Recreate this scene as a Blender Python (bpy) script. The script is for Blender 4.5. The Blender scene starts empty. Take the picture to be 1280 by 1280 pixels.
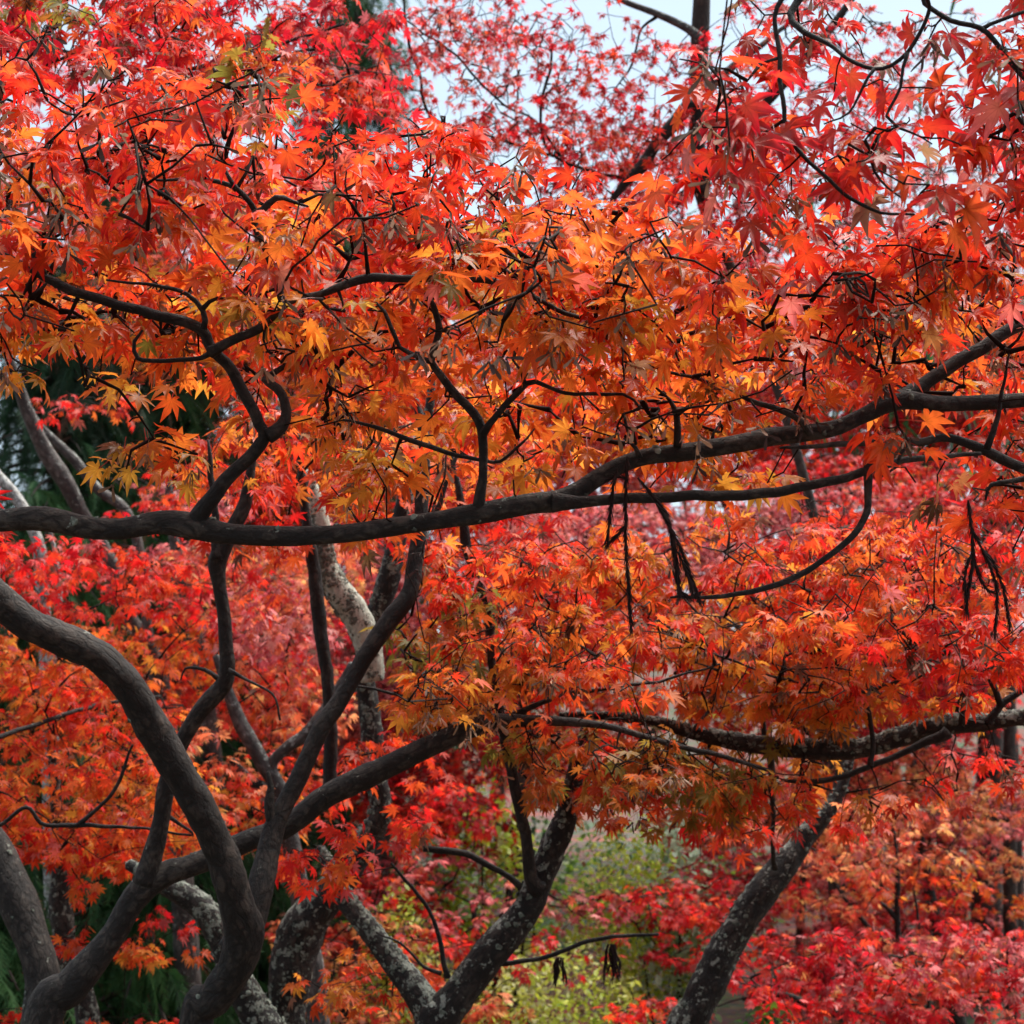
import bpy, math, random
import numpy as np
from mathutils import Vector, noise
R = math.radians
random.seed(7); rng = np.random.default_rng(11)
S = bpy.context.scene
# ---------------------------------------------------------------- camera, sky, sun, exposure
CAM = np.array([0., 0., 1.6]); PITCH = R(8); FOV = R(30)
cd = bpy.data.cameras.new('camera'); co = bpy.data.objects.new('camera', cd)
S.collection.objects.link(co); S.camera = co
co.location = CAM; co.rotation_euler = (R(90) + PITCH, 0, 0)
cd.sensor_width = 36; cd.lens = 18 / math.tan(FOV / 2); cd.clip_start = .05; cd.clip_end = 600
cd.dof.use_dof = True; cd.dof.focus_distance = 3.15; cd.dof.aperture_fstop = 10.0
SUN_EL, SUN_ROT = R(62), R(48)
w = bpy.data.worlds.new('World'); S.world = w; w.use_nodes = True
nt = w.node_tree; bg = nt.nodes['Background']
sk = nt.nodes.new('ShaderNodeTexSky'); sk.sky_type = 'NISHITA'; sk.sun_disc = False
sk.sun_elevation = SUN_EL; sk.sun_rotation = SUN_ROT; sk.air_density = 1.0; sk.dust_density = 2.5
tc = nt.nodes.new('ShaderNodeTexCoord'); mp = nt.nodes.new('ShaderNodeMapping'); mp.inputs['Scale'].default_value = (1, 1, 3)
nz = nt.nodes.new('ShaderNodeTexNoise'); nz.inputs['Scale'].default_value = 2.2; nz.inputs['Detail'].default_value = 5
rp = nt.nodes.new('ShaderNodeMapRange'); rp.inputs[1].default_value = .3; rp.inputs[2].default_value = .7
rp.inputs[3].default_value = .62; rp.inputs[4].default_value = .92
mx = nt.nodes.new('ShaderNodeMix'); mx.data_type = 'RGBA'
mx.inputs[7].default_value = (2.95, 3.65, 4.15, 1)          # bright thin overcast
nt.links.new(tc.outputs['Generated'], mp.inputs[0]); nt.links.new(mp.outputs[0], nz.inputs[0]); nt.links.new(nz.outputs[0], rp.inputs[0])
nt.links.new(rp.outputs[0], mx.inputs[0]); nt.links.new(sk.outputs[0], mx.inputs[6]); nt.links.new(mx.outputs[2], bg.inputs[0])
bg.inputs[1].default_value = .1
sl = bpy.data.lights.new('sun', 'SUN'); sl.energy = 3.9; sl.angle = R(48); sl.color = (1, .95, .88)
so = bpy.data.objects.new('sun', sl); S.collection.objects.link(so)
sd = Vector((math.cos(SUN_EL) * math.sin(SUN_ROT), math.cos(SUN_EL) * math.cos(SUN_ROT), math.sin(SUN_EL)))
so.rotation_euler = sd.to_track_quat('Z', 'Y').to_euler(); so.location = (0, 0, 9)
S.view_settings.view_transform = 'Standard'; S.view_settings.look = 'None'; S.view_settings.gamma = 1
S.view_settings.exposure = 1.4
S.render.engine = 'CYCLES'; cy = S.cycles
cy.max_bounces = 9; cy.diffuse_bounces = 6; cy.glossy_bounces = 2; cy.transmission_bounces = 6; cy.transparent_max_bounces = 4
cy.use_denoising = True

# ---------------------------------------------------------------- geometry helpers
TF = math.tan(FOV / 2); cp, sp = math.cos(PITCH), math.sin(PITCH)
FWD = np.array([0, cp, sp]); UP = np.array([0, -sp, cp]); RT = np.array([1., 0, 0])
def P(x, y, d): return CAM + FWD * d + RT * ((x - 640) / 640 * TF * d) - UP * ((y - 640) / 640 * TF * d)
def PA(xyd):
    x, y, d = xyd[:, 0:1], xyd[:, 1:2], xyd[:, 2:3]
    return CAM + FWD * d + RT * ((x - 640) / 640 * TF * d) - UP * ((y - 640) / 640 * TF * d)
def PROJ(p):
    v = p - CAM; d = v @ FWD; return 640 + 640 * (v @ RT) / TF / d, 640 - 640 * (v @ UP) / TF / d, d
def pxs(d): return 2 * TF * d / 1280
def ground_z(x, y):
    r = max(0., y - 11.)
    return .10 * math.sin(x * .5 + 1) * math.cos(y * .35) + .00 + min(r, 60) * .115 + .25 * noise.noise(Vector((x * .15, y * .15, 3))) - .12
def nrm(v): return v / np.maximum(np.linalg.norm(v, axis=-1, keepdims=True), 1e-9)

def mesh_obj(name, V, F, mat, parent=None, org=None, tint=None, attrs=None, smooth=True):
    """V (n,3) world; F list of arrays (each (k,3) or (k,4)); tint (n,3)"""
    if org is None: org = np.zeros(3)
    me = bpy.data.meshes.new(name)
    F = [np.asarray(f, dtype=np.int32) for f in F if len(f)]
    me.vertices.add(len(V)); me.vertices.foreach_set('co', (np.asarray(V) - org).astype(np.float32).ravel())
    nl = sum(f.size for f in F); npol = sum(len(f) for f in F)
    me.loops.add(nl); me.polygons.add(npol)
    me.loops.foreach_set('vertex_index', np.concatenate([f.ravel() for f in F]))
    tot = np.concatenate([np.full(len(f), f.shape[1], np.int32) for f in F])
    st = np.concatenate([[0], np.cumsum(tot)[:-1]]).astype(np.int32)
    me.polygons.foreach_set('loop_start', st)
    if smooth: me.polygons.foreach_set('use_smooth', np.ones(npol, bool))
    if tint is not None:
        a = me.color_attributes.new('tint', 'FLOAT_COLOR', 'POINT')
        a.data.foreach_set('color', np.concatenate([tint, np.ones((len(V), 1))], 1).astype(np.float32).ravel())
    for k, v in (attrs or {}).items():
        v = np.asarray(v, np.float32)
        a = me.attributes.new(k, 'FLOAT' if v.ndim == 1 else 'FLOAT_VECTOR', 'POINT'); a.data.foreach_set('value' if v.ndim == 1 else 'vector', v.ravel())
    me.update(); me.validate()
    me.materials.append(mat)
    o = bpy.data.objects.new(name, me); S.collection.objects.link(o)
    if parent is not None: o.parent = parent
    return o

def spline(pts, step):
    """Catmull-Rom through (n,k) points, resampled about every step metres"""
    p = np.asarray(pts, float)
    if len(p) < 2: return p
    e = np.vstack([2 * p[0] - p[1], p, 2 * p[-1] - p[-2]]); out = []
    for i in range(1, len(e) - 2):
        a, b, c, d = e[i - 1:i + 3]; L = np.linalg.norm(c[:3] - b[:3]); n = max(1, int(L / step))
        for k in range(n):
            t = k / n
            out.append(.5 * ((2 * b) + (c - a) * t + (2 * a - 5 * b + 4 * c - d) * t * t + (3 * b - a - 3 * c + d) * t ** 3))
    out.append(p[-1]); o = np.array(out); o[:, 3] = np.maximum(o[:, 3], .0006)
    return o

def tube(pr, sides, rough=0., seed=0.):
    """verts, quads of a tube along pr (n,4) = pos, radius"""
    p, r = pr[:, :3], pr[:, 3]; n = len(p)
    t = np.gradient(p, axis=0); t = nrm(t)
    a = np.array([0, 0, 1.]) if abs(t[0][2]) < .8 else np.array([1., 0, 0])
    u = a - t[0] * (a @ t[0]); u /= np.linalg.norm(u); U = [u]
    for i in range(1, n):
        u = u - t[i] * (u @ t[i]); u /= max(np.linalg.norm(u), 1e-9); U.append(u)
    U = np.array(U); W = np.cross(t, U)
    ang = np.arange(sides) / sides * 2 * np.pi
    ring = np.cos(ang)[None, :, None] * U[:, None] + np.sin(ang)[None, :, None] * W[:, None]
    rad = np.repeat(r[:, None], sides, 1)
    if rough:
        for i in range(n):
            for j in range(sides):
                q = p[i] + ring[i, j] * r[i]
                v = Vector(q)
                f = noise.noise(v * 4.5 + Vector((0, seed, 0))) * .8 + noise.noise(v * 9 + Vector((seed, 0, 0))) * .9 + noise.noise(v * 30) * .5 + noise.noise(Vector((q[0] * 70, q[1] * 70, q[2] * 22))) * .35
                rad[i, j] *= 1 + rough * f
    V = (p[:, None] + ring * rad[:, :, None]).reshape(-1, 3)
    i, j = np.meshgrid(np.arange(n - 1), np.arange(sides), indexing='ij'); j2 = (j + 1) % sides
    Q = np.stack([i * sides + j, i * sides + j2, (i + 1) * sides + j2, (i + 1) * sides + j], -1).reshape(-1, 4)
    V = np.vstack([V, p[0], p[-1] + t[-1] * r[-1] * .6]); c0, c1 = n * sides, n * sides + 1
    jj = np.arange(sides); T = np.concatenate([np.stack([np.full(sides, c0), (jj + 1) % sides, jj], 1),
        np.stack([np.full(sides, c1), (n - 1) * sides + jj, (n - 1) * sides + (jj + 1) % sides], 1)])
    return V, Q, T
class MB:
    def __init__(s): s.V = []; s.F3 = []; s.F4 = []; s.T = []; s.n = 0; s.A = {}; s.M3 = []; s.M4 = []; s.mi = 0
    def add(s, V, F4=(), F3=(), tint=None, **at):
        s.V.append(V)
        if len(F4): s.F4.append(np.asarray(F4) + s.n); s.M4.append(np.full(len(F4), s.mi))
        if len(F3): s.F3.append(np.asarray(F3) + s.n); s.M3.append(np.full(len(F3), s.mi))
        if tint is not None: s.T.append(np.broadcast_to(tint, (len(V), 3)))
        for k, v in at.items(): s.A.setdefault(k, []).append(v)
        s.n += len(V)
    def build(s, name, mat, parent=None, org=None):
        if not s.n: return None
        F = []
        if s.F4: F.append(np.concatenate(s.F4))
        if s.F3: F.append(np.concatenate(s.F3))
        mats = mat if isinstance(mat, tuple) else (mat,)
        o = mesh_obj(name, np.concatenate(s.V), F, mats[0], parent, org, np.concatenate(s.T) if s.T else None,
                        {k: np.concatenate(v) for k, v in s.A.items()})
        if len(mats) > 1:
            for m_ in mats[1:]: o.data.materials.append(m_)
            mi = np.concatenate(s.M4 + s.M3).astype(np.int32)
            if len(mi) == len(o.data.polygons): o.data.polygons.foreach_set('material_index', mi)
            else: print('MATERIAL INDEX MISMATCH', name, len(mi), len(o.data.polygons))
        return o

# ---------------------------------------------------------------- materials
def mat(name):
    m = bpy.data.materials.new(name); m.use_nodes = True; n = m.node_tree
    return m, n, n.nodes['Principled BSDF'], n.nodes['Material Output']
def N(nt, t, **kw):
    x = nt.nodes.new(t)
    for k, v in kw.items():
        if k in x.inputs.keys(): x.inputs[k].default_value = v
        else: setattr(x, k, v)
    return x
def ramp(nt, stops):
    r = nt.nodes.new('ShaderNodeValToRGB'); e = r.color_ramp.elements
    e[0].position, e[0].color = stops[0][0], (*stops[0][1], 1); e[1].position, e[1].color = stops[-1][0], (*stops[-1][1], 1)
    for p, c in stops[1:-1]: q = e.new(p); q.color = (*c, 1)
    return r
def leaf_material(name, trans, veins, rough=.42, spec=.5, centre=None):
    m, n, b, out = mat(name); L = n.links.new
    at = N(n, 'ShaderNodeAttribute', attribute_name='tint'); col = at.outputs['Color']
    tcn = N(n, 'ShaderNodeNewGeometry')
    nz = N(n, 'ShaderNodeTexNoise', Scale=55., Detail=3.); L(tcn.outputs['Position'], nz.inputs['Vector'])
    hs = N(n, 'ShaderNodeHueSaturation'); mr = N(n, 'ShaderNodeMapRange'); mr.inputs[1].default_value = .25; mr.inputs[2].default_value = .75
    mr.inputs[3].default_value = .72; mr.inputs[4].default_value = 1.25
    L(nz.outputs[0], mr.inputs[0]); L(mr.outputs[0], hs.inputs['Value']); L(col, hs.inputs['Color']); col = hs.outputs[0]
    if centre:
        rd = N(n, 'ShaderNodeAttribute', attribute_name='rad')
        m1 = N(n, 'ShaderNodeMapRange'); m1.inputs[1].default_value = 0.; m1.inputs[2].default_value = .75; m1.inputs[3].default_value = .42; m1.inputs[4].default_value = 0.
        L(rd.outputs['Fac'], m1.inputs[0])
        mm = N(n, 'ShaderNodeMix', data_type='RGBA'); L(m1.outputs[0], mm.inputs[0]); L(col, mm.inputs[6])
        mu = N(n, 'ShaderNodeMix', data_type='RGBA', blend_type='ADD'); mu.inputs[0].default_value = 1; L(col, mu.inputs[6]); mu.inputs[7].default_value = (*centre, 1)
        L(mu.outputs[2], mm.inputs[7]); col = mm.outputs[2]
    if veins:
        sd = N(n, 'ShaderNodeAttribute', attribute_name='side')
        m1 = N(n, 'ShaderNodeMapRange'); m1.inputs[1].default_value = .03; m1.inputs[2].default_value = .13; m1.inputs[3].default_value = .5; m1.inputs[4].default_value = 0.
        L(sd.outputs['Fac'], m1.inputs[0])
        mm = N(n, 'ShaderNodeMix', data_type='RGBA', blend_type='MULTIPLY'); L(m1.outputs[0], mm.inputs[0]); L(col, mm.inputs[6]); mm.inputs[7].default_value = (.55, .4, .5, 1)
        col = mm.outputs[2]
    L(col, b.inputs['Base Color']); b.inputs['Roughness'].default_value = rough; b.inputs['Specular IOR Level'].default_value = spec
    tr = N(n, 'ShaderNodeBsdfTranslucent'); g = N(n, 'ShaderNodeGamma'); g.inputs[1].default_value = .93
    L(col, g.inputs[0]); L(g.outputs[0], tr.inputs['Color'])
    ms = N(n, 'ShaderNodeMixShader'); ms.inputs[0].default_value = trans
    L(b.outputs[0], ms.inputs[1]); L(tr.outputs[0], ms.inputs[2]); L(ms.outputs[0], out.inputs[0])
    return m
M_LEAF = leaf_material('maple_leaf', .62, True, .38, .4, (.10, .10, .0))
M_LEAFF = leaf_material('maple_leaf_small', .62, False, .5, .3)
M_GREEN = leaf_material('green_leaf', .5, False, .4, .5)
M_NEEDLE = leaf_material('needles', .3, False, .6, .3)
M_SEED = leaf_material('dry_seed', .25, False, .6, .3)
M_DEAD = leaf_material('dead_needles', .05, False, .8, .2)
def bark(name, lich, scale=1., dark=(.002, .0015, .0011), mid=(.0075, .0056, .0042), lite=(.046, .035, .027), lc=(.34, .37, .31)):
    m, n, b, out = mat(name); L = n.links.new
    g = N(n, 'ShaderNodeNewGeometry'); bk = N(n, 'ShaderNodeAttribute', attribute_name='bk')
    sv = N(n, 'ShaderNodeVectorMath', operation='MULTIPLY'); sv.inputs[1].default_value = (1, 1, .55); L(bk.outputs['Vector'], sv.inputs[0])
    nw = N(n, 'ShaderNodeTexNoise', Scale=30. * scale, Detail=3.); L(sv.outputs[0], nw.inputs['Vector'])
    wv = N(n, 'ShaderNodeVectorMath', operation='MULTIPLY_ADD'); L(nw.outputs['Color'], wv.inputs[0]); wv.inputs[1].default_value = (.02,) * 3; L(sv.outputs[0], wv.inputs[2])
    n1 = N(n, 'ShaderNodeTexNoise', Scale=42. * scale, Detail=9., Roughness=.72); L(wv.outputs[0], n1.inputs['Vector'])
    n2 = N(n, 'ShaderNodeTexNoise', Scale=85. * scale, Detail=5., Roughness=.7); L(g.outputs['Position'], n2.inputs['Vector'])
    n4 = N(n, 'ShaderNodeTexNoise', Scale=6. * scale, Detail=4.); L(g.outputs['Position'], n4.inputs['Vector'])
    vc = N(n, 'ShaderNodeTexVoronoi', Scale=62. * scale * .8, feature='DISTANCE_TO_EDGE'); L(wv.outputs[0], vc.inputs['Vector'])
    ck = N(n, 'ShaderNodeMapRange'); ck.inputs[1].default_value = 0.; ck.inputs[2].default_value = .16; ck.inputs[3].default_value = -.12; ck.inputs[4].default_value = 0.; L(vc.outputs['Distance'], ck.inputs[0])
    m0 = N(n, 'ShaderNodeMath', operation='MULTIPLY_ADD'); L(n4.outputs[0], m0.inputs[0]); m0.inputs[1].default_value = .4; L(ck.outputs[0], m0.inputs[2])
    m3 = N(n, 'ShaderNodeMath', operation='MULTIPLY_ADD'); L(n2.outputs[0], m3.inputs[0]); m3.inputs[1].default_value = .3; L(m0.outputs[0], m3.inputs[2])
    mm = N(n, 'ShaderNodeMath', operation='ADD'); L(n1.outputs[0], mm.inputs[0]); L(m3.outputs[0], mm.inputs[1])
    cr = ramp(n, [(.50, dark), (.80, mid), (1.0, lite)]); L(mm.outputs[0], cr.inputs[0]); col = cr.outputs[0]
    vo = N(n, 'ShaderNodeTexVoronoi', Scale=52. * scale); nd = N(n, 'ShaderNodeTexNoise', Scale=40., Detail=4.)
    L(g.outputs['Position'], nd.inputs['Vector'])
    va = N(n, 'ShaderNodeVectorMath', operation='MULTIPLY_ADD'); L(nd.outputs['Color'], va.inputs[0]); va.inputs[1].default_value = (.03,) * 3; L(g.outputs['Position'], va.inputs[2])
    L(va.outputs[0], vo.inputs['Vector'])
    if lich > 0:
        n3 = N(n, 'ShaderNodeTexNoise', Scale=38., Detail=9., Roughness=.72); L(va.outputs[0], n3.inputs['Vector'])
        sx = N(n, 'ShaderNodeSeparateXYZ'); L(g.outputs['True Normal'], sx.inputs[0])
        ma = N(n, 'ShaderNodeMath', operation='MULTIPLY_ADD'); L(sx.outputs['Z'], ma.inputs[0]); ma.inputs[1].default_value = .07; L(n3.outputs[0], ma.inputs[2])
        cr2 = N(n, 'ShaderNodeMapRange'); cr2.inputs[1].default_value = .72 - lich * .26; cr2.inputs[2].default_value = .75 - lich * .26; L(ma.outputs[0], cr2.inputs[0])
        lcr = ramp(n, [(.3, tuple(c * .45 for c in lc)), (.7, lc)]); L(n2.outputs[0], lcr.inputs[0])
        mx = N(n, 'ShaderNodeMix', data_type='RGBA'); L(cr2.outputs[0], mx.inputs[0]); L(col, mx.inputs[6]); L(lcr.outputs[0], mx.inputs[7]); col = mx.outputs[2]
    L(col, b.inputs['Base Color']); b.inputs['Roughness'].default_value = .72; b.inputs['Specular IOR Level'].default_value = .35
    bp = N(n, 'ShaderNodeBump', Strength=1., Distance=.009)
    L(mm.outputs[0], bp.inputs['Height']); L(bp.outputs[0], b.inputs['Normal'])
    return m
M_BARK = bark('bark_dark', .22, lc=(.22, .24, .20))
M_BARKS = bark('bark_smooth', .26, 1., (.003, .0022, .0016), (.011, .0085, .0065), (.060, .049, .039))
M_BARKL = bark('bark_lichen', .70, lc=(.25, .28, .23))
M_BARKF = bark('bark_flaked', .58, lc=(.30, .33, .28))
M_CRUST = bark('bark_crusted', 1.2, 1., (.08, .08, .065), (.25, .26, .20), (.5, .52, .42), (.60, .64, .52))
M_BARKG = bark('bark_grey', .52, .8, (.015, .012, .011), (.045, .038, .034), (.12, .105, .095), (.34, .36, .32))
M_BIRCH = bark('bark_pale', .9, .8, (.05, .045, .04), (.14, .13, .12), (.3, .29, .27), (.5, .5, .47))
M_CEDAR = bark('bark_cedar', .1, .6, (.008, .006, .005), (.03, .02, .016), (.07, .045, .035))
M_TWIG = mat('twig')[0]; M_TWIG.node_tree.nodes['Principled BSDF'].inputs['Base Color'].default_value = (.014, .008, .006, 1)
M_TWIG.node_tree.nodes['Principled BSDF'].inputs['Roughness'].default_value = .9
M_TWIG.node_tree.nodes['Principled BSDF'].inputs['Specular IOR Level'].default_value = .12
def plain_lichen():
    m, n, b, out = mat('lichen'); L = n.links.new
    g = N(n, 'ShaderNodeNewGeometry'); n1 = N(n, 'ShaderNodeTexNoise', Scale=90., Detail=6.); L(g.outputs['Position'], n1.inputs['Vector'])
    cr = ramp(n, [(.3, (.03, .035, .028)), (.5, (.10, .115, .09)), (.75, (.26, .29, .235))]); L(n1.outputs[0], cr.inputs[0]); L(cr.outputs[0], b.inputs['Base Color'])
    b.inputs['Roughness'].default_value = .9; return m
M_LICHEN = plain_lichen()

# ---------------------------------------------------------------- leaves
def make_leaf(lod, k):
    rr = random.Random(100 + k); s7 = lod < 2 or k % 2
    A = [0, 37, 76, 122] if s7 else [0, 46, 100]; Ls = [1, .93, .72, .42] if s7 else [1, .85, .5]
    lobes = [(-a, l) for a, l in zip(A[:0:-1], Ls[:0:-1])] + list(zip(A, Ls))
    lobes = [(a + rr.uniform(-4, 4), l * rr.uniform(.88, 1.08)) for a, l in lobes]
    curl = rr.uniform(.05, .5) if k % 4 else rr.uniform(.6, 1.2); fold = rr.uniform(.02, .12) if k % 3 else rr.uniform(.12, .2)
    V = [(0, 0, 0)]; rad = [0]; side = [0]; F3 = []; F4 = []
    def pt(a, r, off, z, rd, sdv):
        a = R(a); d = (math.sin(a), math.cos(a)); x = d[0] * r + d[1] * off; y = d[1] * r - d[0] * off
        q = math.hypot(x, y); V.append((x, y, z - curl * q * q * .5)); rad.append(rd); side.append(sdv); return len(V) - 1
    n = len(lobes); sin_ = []
    for i in range(n + 1):
        if i == 0: a = lobes[0][0] - 26; r = .16
        elif i == n: a = lobes[-1][0] + 26; r = .16
        else: a = (lobes[i - 1][0] + lobes[i][0]) / 2; r = .31 * (lobes[i - 1][1] + lobes[i][1]) / 2 + .02
        sin_.append(pt(a, r, 0, fold * .5, r, 1))
    for i, (a, l) in enumerate(lobes):
        sL, sR = sin_[i], sin_[i + 1]; bend = rr.uniform(-.11, .11) * l; dz = rr.uniform(-.16, .10)
        if lod == 0:
            wid = .125 * l + .02
            m0 = pt(a, .30 * l, 0, 0, .3, 0); m1 = pt(a, .56 * l, bend * .3, 0, .56, 0); m2 = pt(a, .78 * l, bend * .6, dz * .5, .78, 0)
            eL = pt(a, .50 * l, -wid, fold, .5, 1); fL = pt(a, .74 * l, -wid * .55 + bend * .6, fold * .6, .74, 1)
            eR = pt(a, .50 * l, wid, fold, .5, 1); fR = pt(a, .74 * l, wid * .55 + bend * .6, fold * .6, .74, 1)
            tp = pt(a, l, bend, dz, 1, .3)
            F4 += [(0, sL, eL, m0), (m0, eL, fL, m1), (m1, fL, tp, m2), (0, m0, eR, sR), (m0, m1, fR, eR), (m1, m2, tp, fR)]
        elif lod == 1:
            wid = .14 * l; m1 = pt(a, .55 * l, 0, 0, .55, 0)
            eL = pt(a, .52 * l, -wid, fold, .5, 1); eR = pt(a, .52 * l, wid, fold, .5, 1); tp = pt(a, l, bend, 0, 1, .5)
            F4 += [(0, sL, eL, m1), (0, m1, eR, sR)]; F3 += [(m1, eL, tp), (m1, tp, eR)]
        else:
            tp = pt(a, l, bend, 0, 1, .5); F4 += [(0, sL, tp, sR)]
    npet = len(V)
    if lod < 2:       # petiole
        w_ = .018
        for (x, y, z) in ((-w_, 0, 0), (w_, 0, 0), (w_, -.5, .03), (-w_, -.5, .03), (-w_, -.9, .0), (w_, -.9, .0)):
            V.append((x, y, z)); rad.append(1); side.append(1)
        F4 += [(npet, npet + 1, npet + 2, npet + 3), (npet + 3, npet + 2, npet + 5, npet + 4)]
    return dict(V=np.array(V, float), F3=np.array(F3, int).reshape(-1, 3), F4=np.array(F4, int).reshape(-1, 4), rad=np.array(rad, float), side=np.array(side, float), npet=npet)
LEAF = [[make_leaf(l, k) for k in range(14)] for l in range(3)]

PAL = {  # leaf colours, dark/cool to light/warm
 'red':    [(.50, .008, .014), (.68, .011, .014), (.76, .017, .013), (.78, .035, .014), (.76, .08, .02)],
 'crim':   [(.40, .008, .018), (.58, .010, .022), (.70, .013, .020), (.74, .025, .016), (.68, .07, .02)],
 'redor':  [(.62, .012, .012), (.74, .022, .013), (.78, .045, .015), (.80, .085, .018), (.76, .15, .025)],
 'orange': [(.70, .025, .012), (.78, .060, .016), (.80, .115, .020), (.79, .18, .025), (.66, .25, .03)],
 'yellow': [(.78, .075, .016), (.80, .13, .02), (.80, .20, .026), (.78, .29, .03), (.60, .32, .04)],
 'olive':  [(.62, .08, .02), (.58, .14, .022), (.46, .19, .03), (.30, .19, .03), (.22, .19, .03)],
 'pink':   [(.36, .04, .055), (.56, .07, .09), (.72, .13, .14), (.78, .30, .28), (.76, .15, .07)],  # pink leaf colour; the light washed-out steps have pale highlights painted in
 'coral':  [(.62, .04, .025), (.74, .10, .04), (.78, .19, .07), (.78, .28, .11), (.72, .34, .10)],
 'green':  [(.02, .06, .012), (.04, .11, .02), (.08, .18, .02), (.16, .28, .025), (.26, .38, .03)],
 'lime':   [(.20, .30, .03), (.42, .54, .04), (.60, .68, .06), (.74, .77, .12), (.80, .82, .42)],
 'pale':   [(.10, .20, .08), (.20, .30, .14), (.34, .44, .26), (.50, .58, .42), (.10, .17, .05)],  # whitish steps: sky gloss on green leaves, painted into their colour
 'dark':   [(.010, .034, .012), (.016, .055, .018), (.026, .085, .026), (.04, .12, .032), (.06, .16, .045)],
}
def rotmats(n, droop=(.1, 1.15), roll=.5, facing=0.):
    az = rng.uniform(0, 2 * np.pi, n)
    if facing: # part of the leaves hang outwards, into the open side of the crown
        k = rng.random(n) < facing; az[k] = rng.normal(-np.pi / 2, .8, k.sum())
    pit = rng.uniform(*droop, n)
    t = np.stack([np.cos(az) * np.cos(pit), np.sin(az) * np.cos(pit), -np.sin(pit)], 1)
    u = np.tile([0, 0, 1.], (n, 1)); nn = nrm(u - t * (u * t).sum(1, keepdims=True))
    b = np.cross(t, nn); a = rng.normal(0, roll, n)[:, None]
    z = nn * np.cos(a) + b * np.sin(a); x = np.cross(t, z)
    return np.stack([x, t, z], -1)      # columns
def place_leaves(mb, pos, size, tint, lod, droop=(.1, 1.15), facing=.4, lib=None, pet=(.30, .03, .02)):
    """pos: point where the petiole is attached"""
    n = len(pos)
    if not n: return
    Rm = rotmats(n, droop, .62, facing); lib = lib or LEAF[lod]; pick = rng.integers(0, len(lib), n)
    for k, lf in enumerate(lib):
        ix = np.where(pick == k)[0]
        if not len(ix): continue
        base = lf['V'].copy(); sc = size[ix]
        off = np.array([0, .9 if lod < 2 else .2, 0])
        L = base[None] + off; L = L * sc[:, None, None] * np.array([1, 1, 1.])
        L[:, :, 0] *= (.5 + .6 * rng.random(len(ix)) ** .5)[:, None]
        W = np.einsum('nij,nkj->nki', Rm[ix], L) + pos[ix][:, None]
        nv = base.shape[0]; o = (np.arange(len(ix)) * nv)[:, None, None]
        T = np.repeat(tint[ix][:, None], nv, 1).copy()
        if lod < 2: T[:, lf['npet']:] = pet
        kw = {}
        if lod < 2: kw = dict(rad=np.tile(lf['rad'], len(ix)), side=np.tile(lf['side'], len(ix)))
        mb.add(W.reshape(-1, 3), (lf['F4'][None] + o).reshape(-1, 4), (lf['F3'][None] + o).reshape(-1, 3) if len(lf['F3']) else (), T.reshape(-1, 3), **kw)
def tints(pos, pal, spread=.5, freq=3.):
    P5 = np.array(PAL[pal]); out = np.empty((len(pos), 3))
    for i, p in enumerate(pos):
        u = 2 + 2.6 * noise.noise(Vector(p) * freq) * 1.3 + random.gauss(0, spread * 1.5)
        u = min(max(u, 0), 3.999); k = int(u); f = u - k
        out[i] = P5[k] * (1 - f) + P5[k + 1] * f
        out[i] *= random.uniform(.72, 1.1)
        q = random.random()
        if q < .03: out[i] = np.array((.22, .10, .06)) * random.uniform(.4, 1.3)      # withered
        elif q < .12 and pal in ('pink', 'crim', 'coral', 'redor', 'red'): out[i] = out[i] * .5 + np.array((.30, .12, .12)) * random.uniform(.3, 1.2)      # dull
    return out

# samara (winged seed pairs), hanging
def make_samara():
    V = []; F3 = []; F4 = []
    for s in (-1, 1):
        o = len(V); pts = [(0, 0), (.15, .03), (.45, .10), (.8, .17), (1, .10), (.98, -.03), (.7, -.08), (.35, -.06), (.12, -.04)]
        a = R(32)
        for (u, v) in pts:
            x = u * math.sin(a) + v * math.cos(a); y = -u * math.cos(a) + v * math.sin(a); V.append((s * x, y, .05 * math.sin(u * 5) * s))
        for i in range(1, len(pts) - 1): F3.append((o, o + i, o + i + 1))
        o = len(V)
        for i in range(4):
            for j in range(6):
                th = math.pi * i / 3; ph = j * math.pi / 3
                V.append((s * .06 + .075 * math.sin(th) * math.cos(ph), -.06 + .09 * math.cos(th), .06 * math.sin(th) * math.sin(ph)))
        for i in range(3):
            for j in range(6): F4.append((o + i * 6 + j, o + i * 6 + (j + 1) % 6, o + i * 6 + 6 + (j + 1) % 6, o + i * 6 + 6 + j))
    o = len(V); V += [(-.012, 0, 0), (.012, 0, 0), (.012, 1.0, 0), (-.012, 1.0, 0)]; F4.append((o, o + 1, o + 2, o + 3))
    return dict(V=np.array(V), F3=np.array(F3), F4=np.array(F4))
SAM = make_samara()
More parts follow.
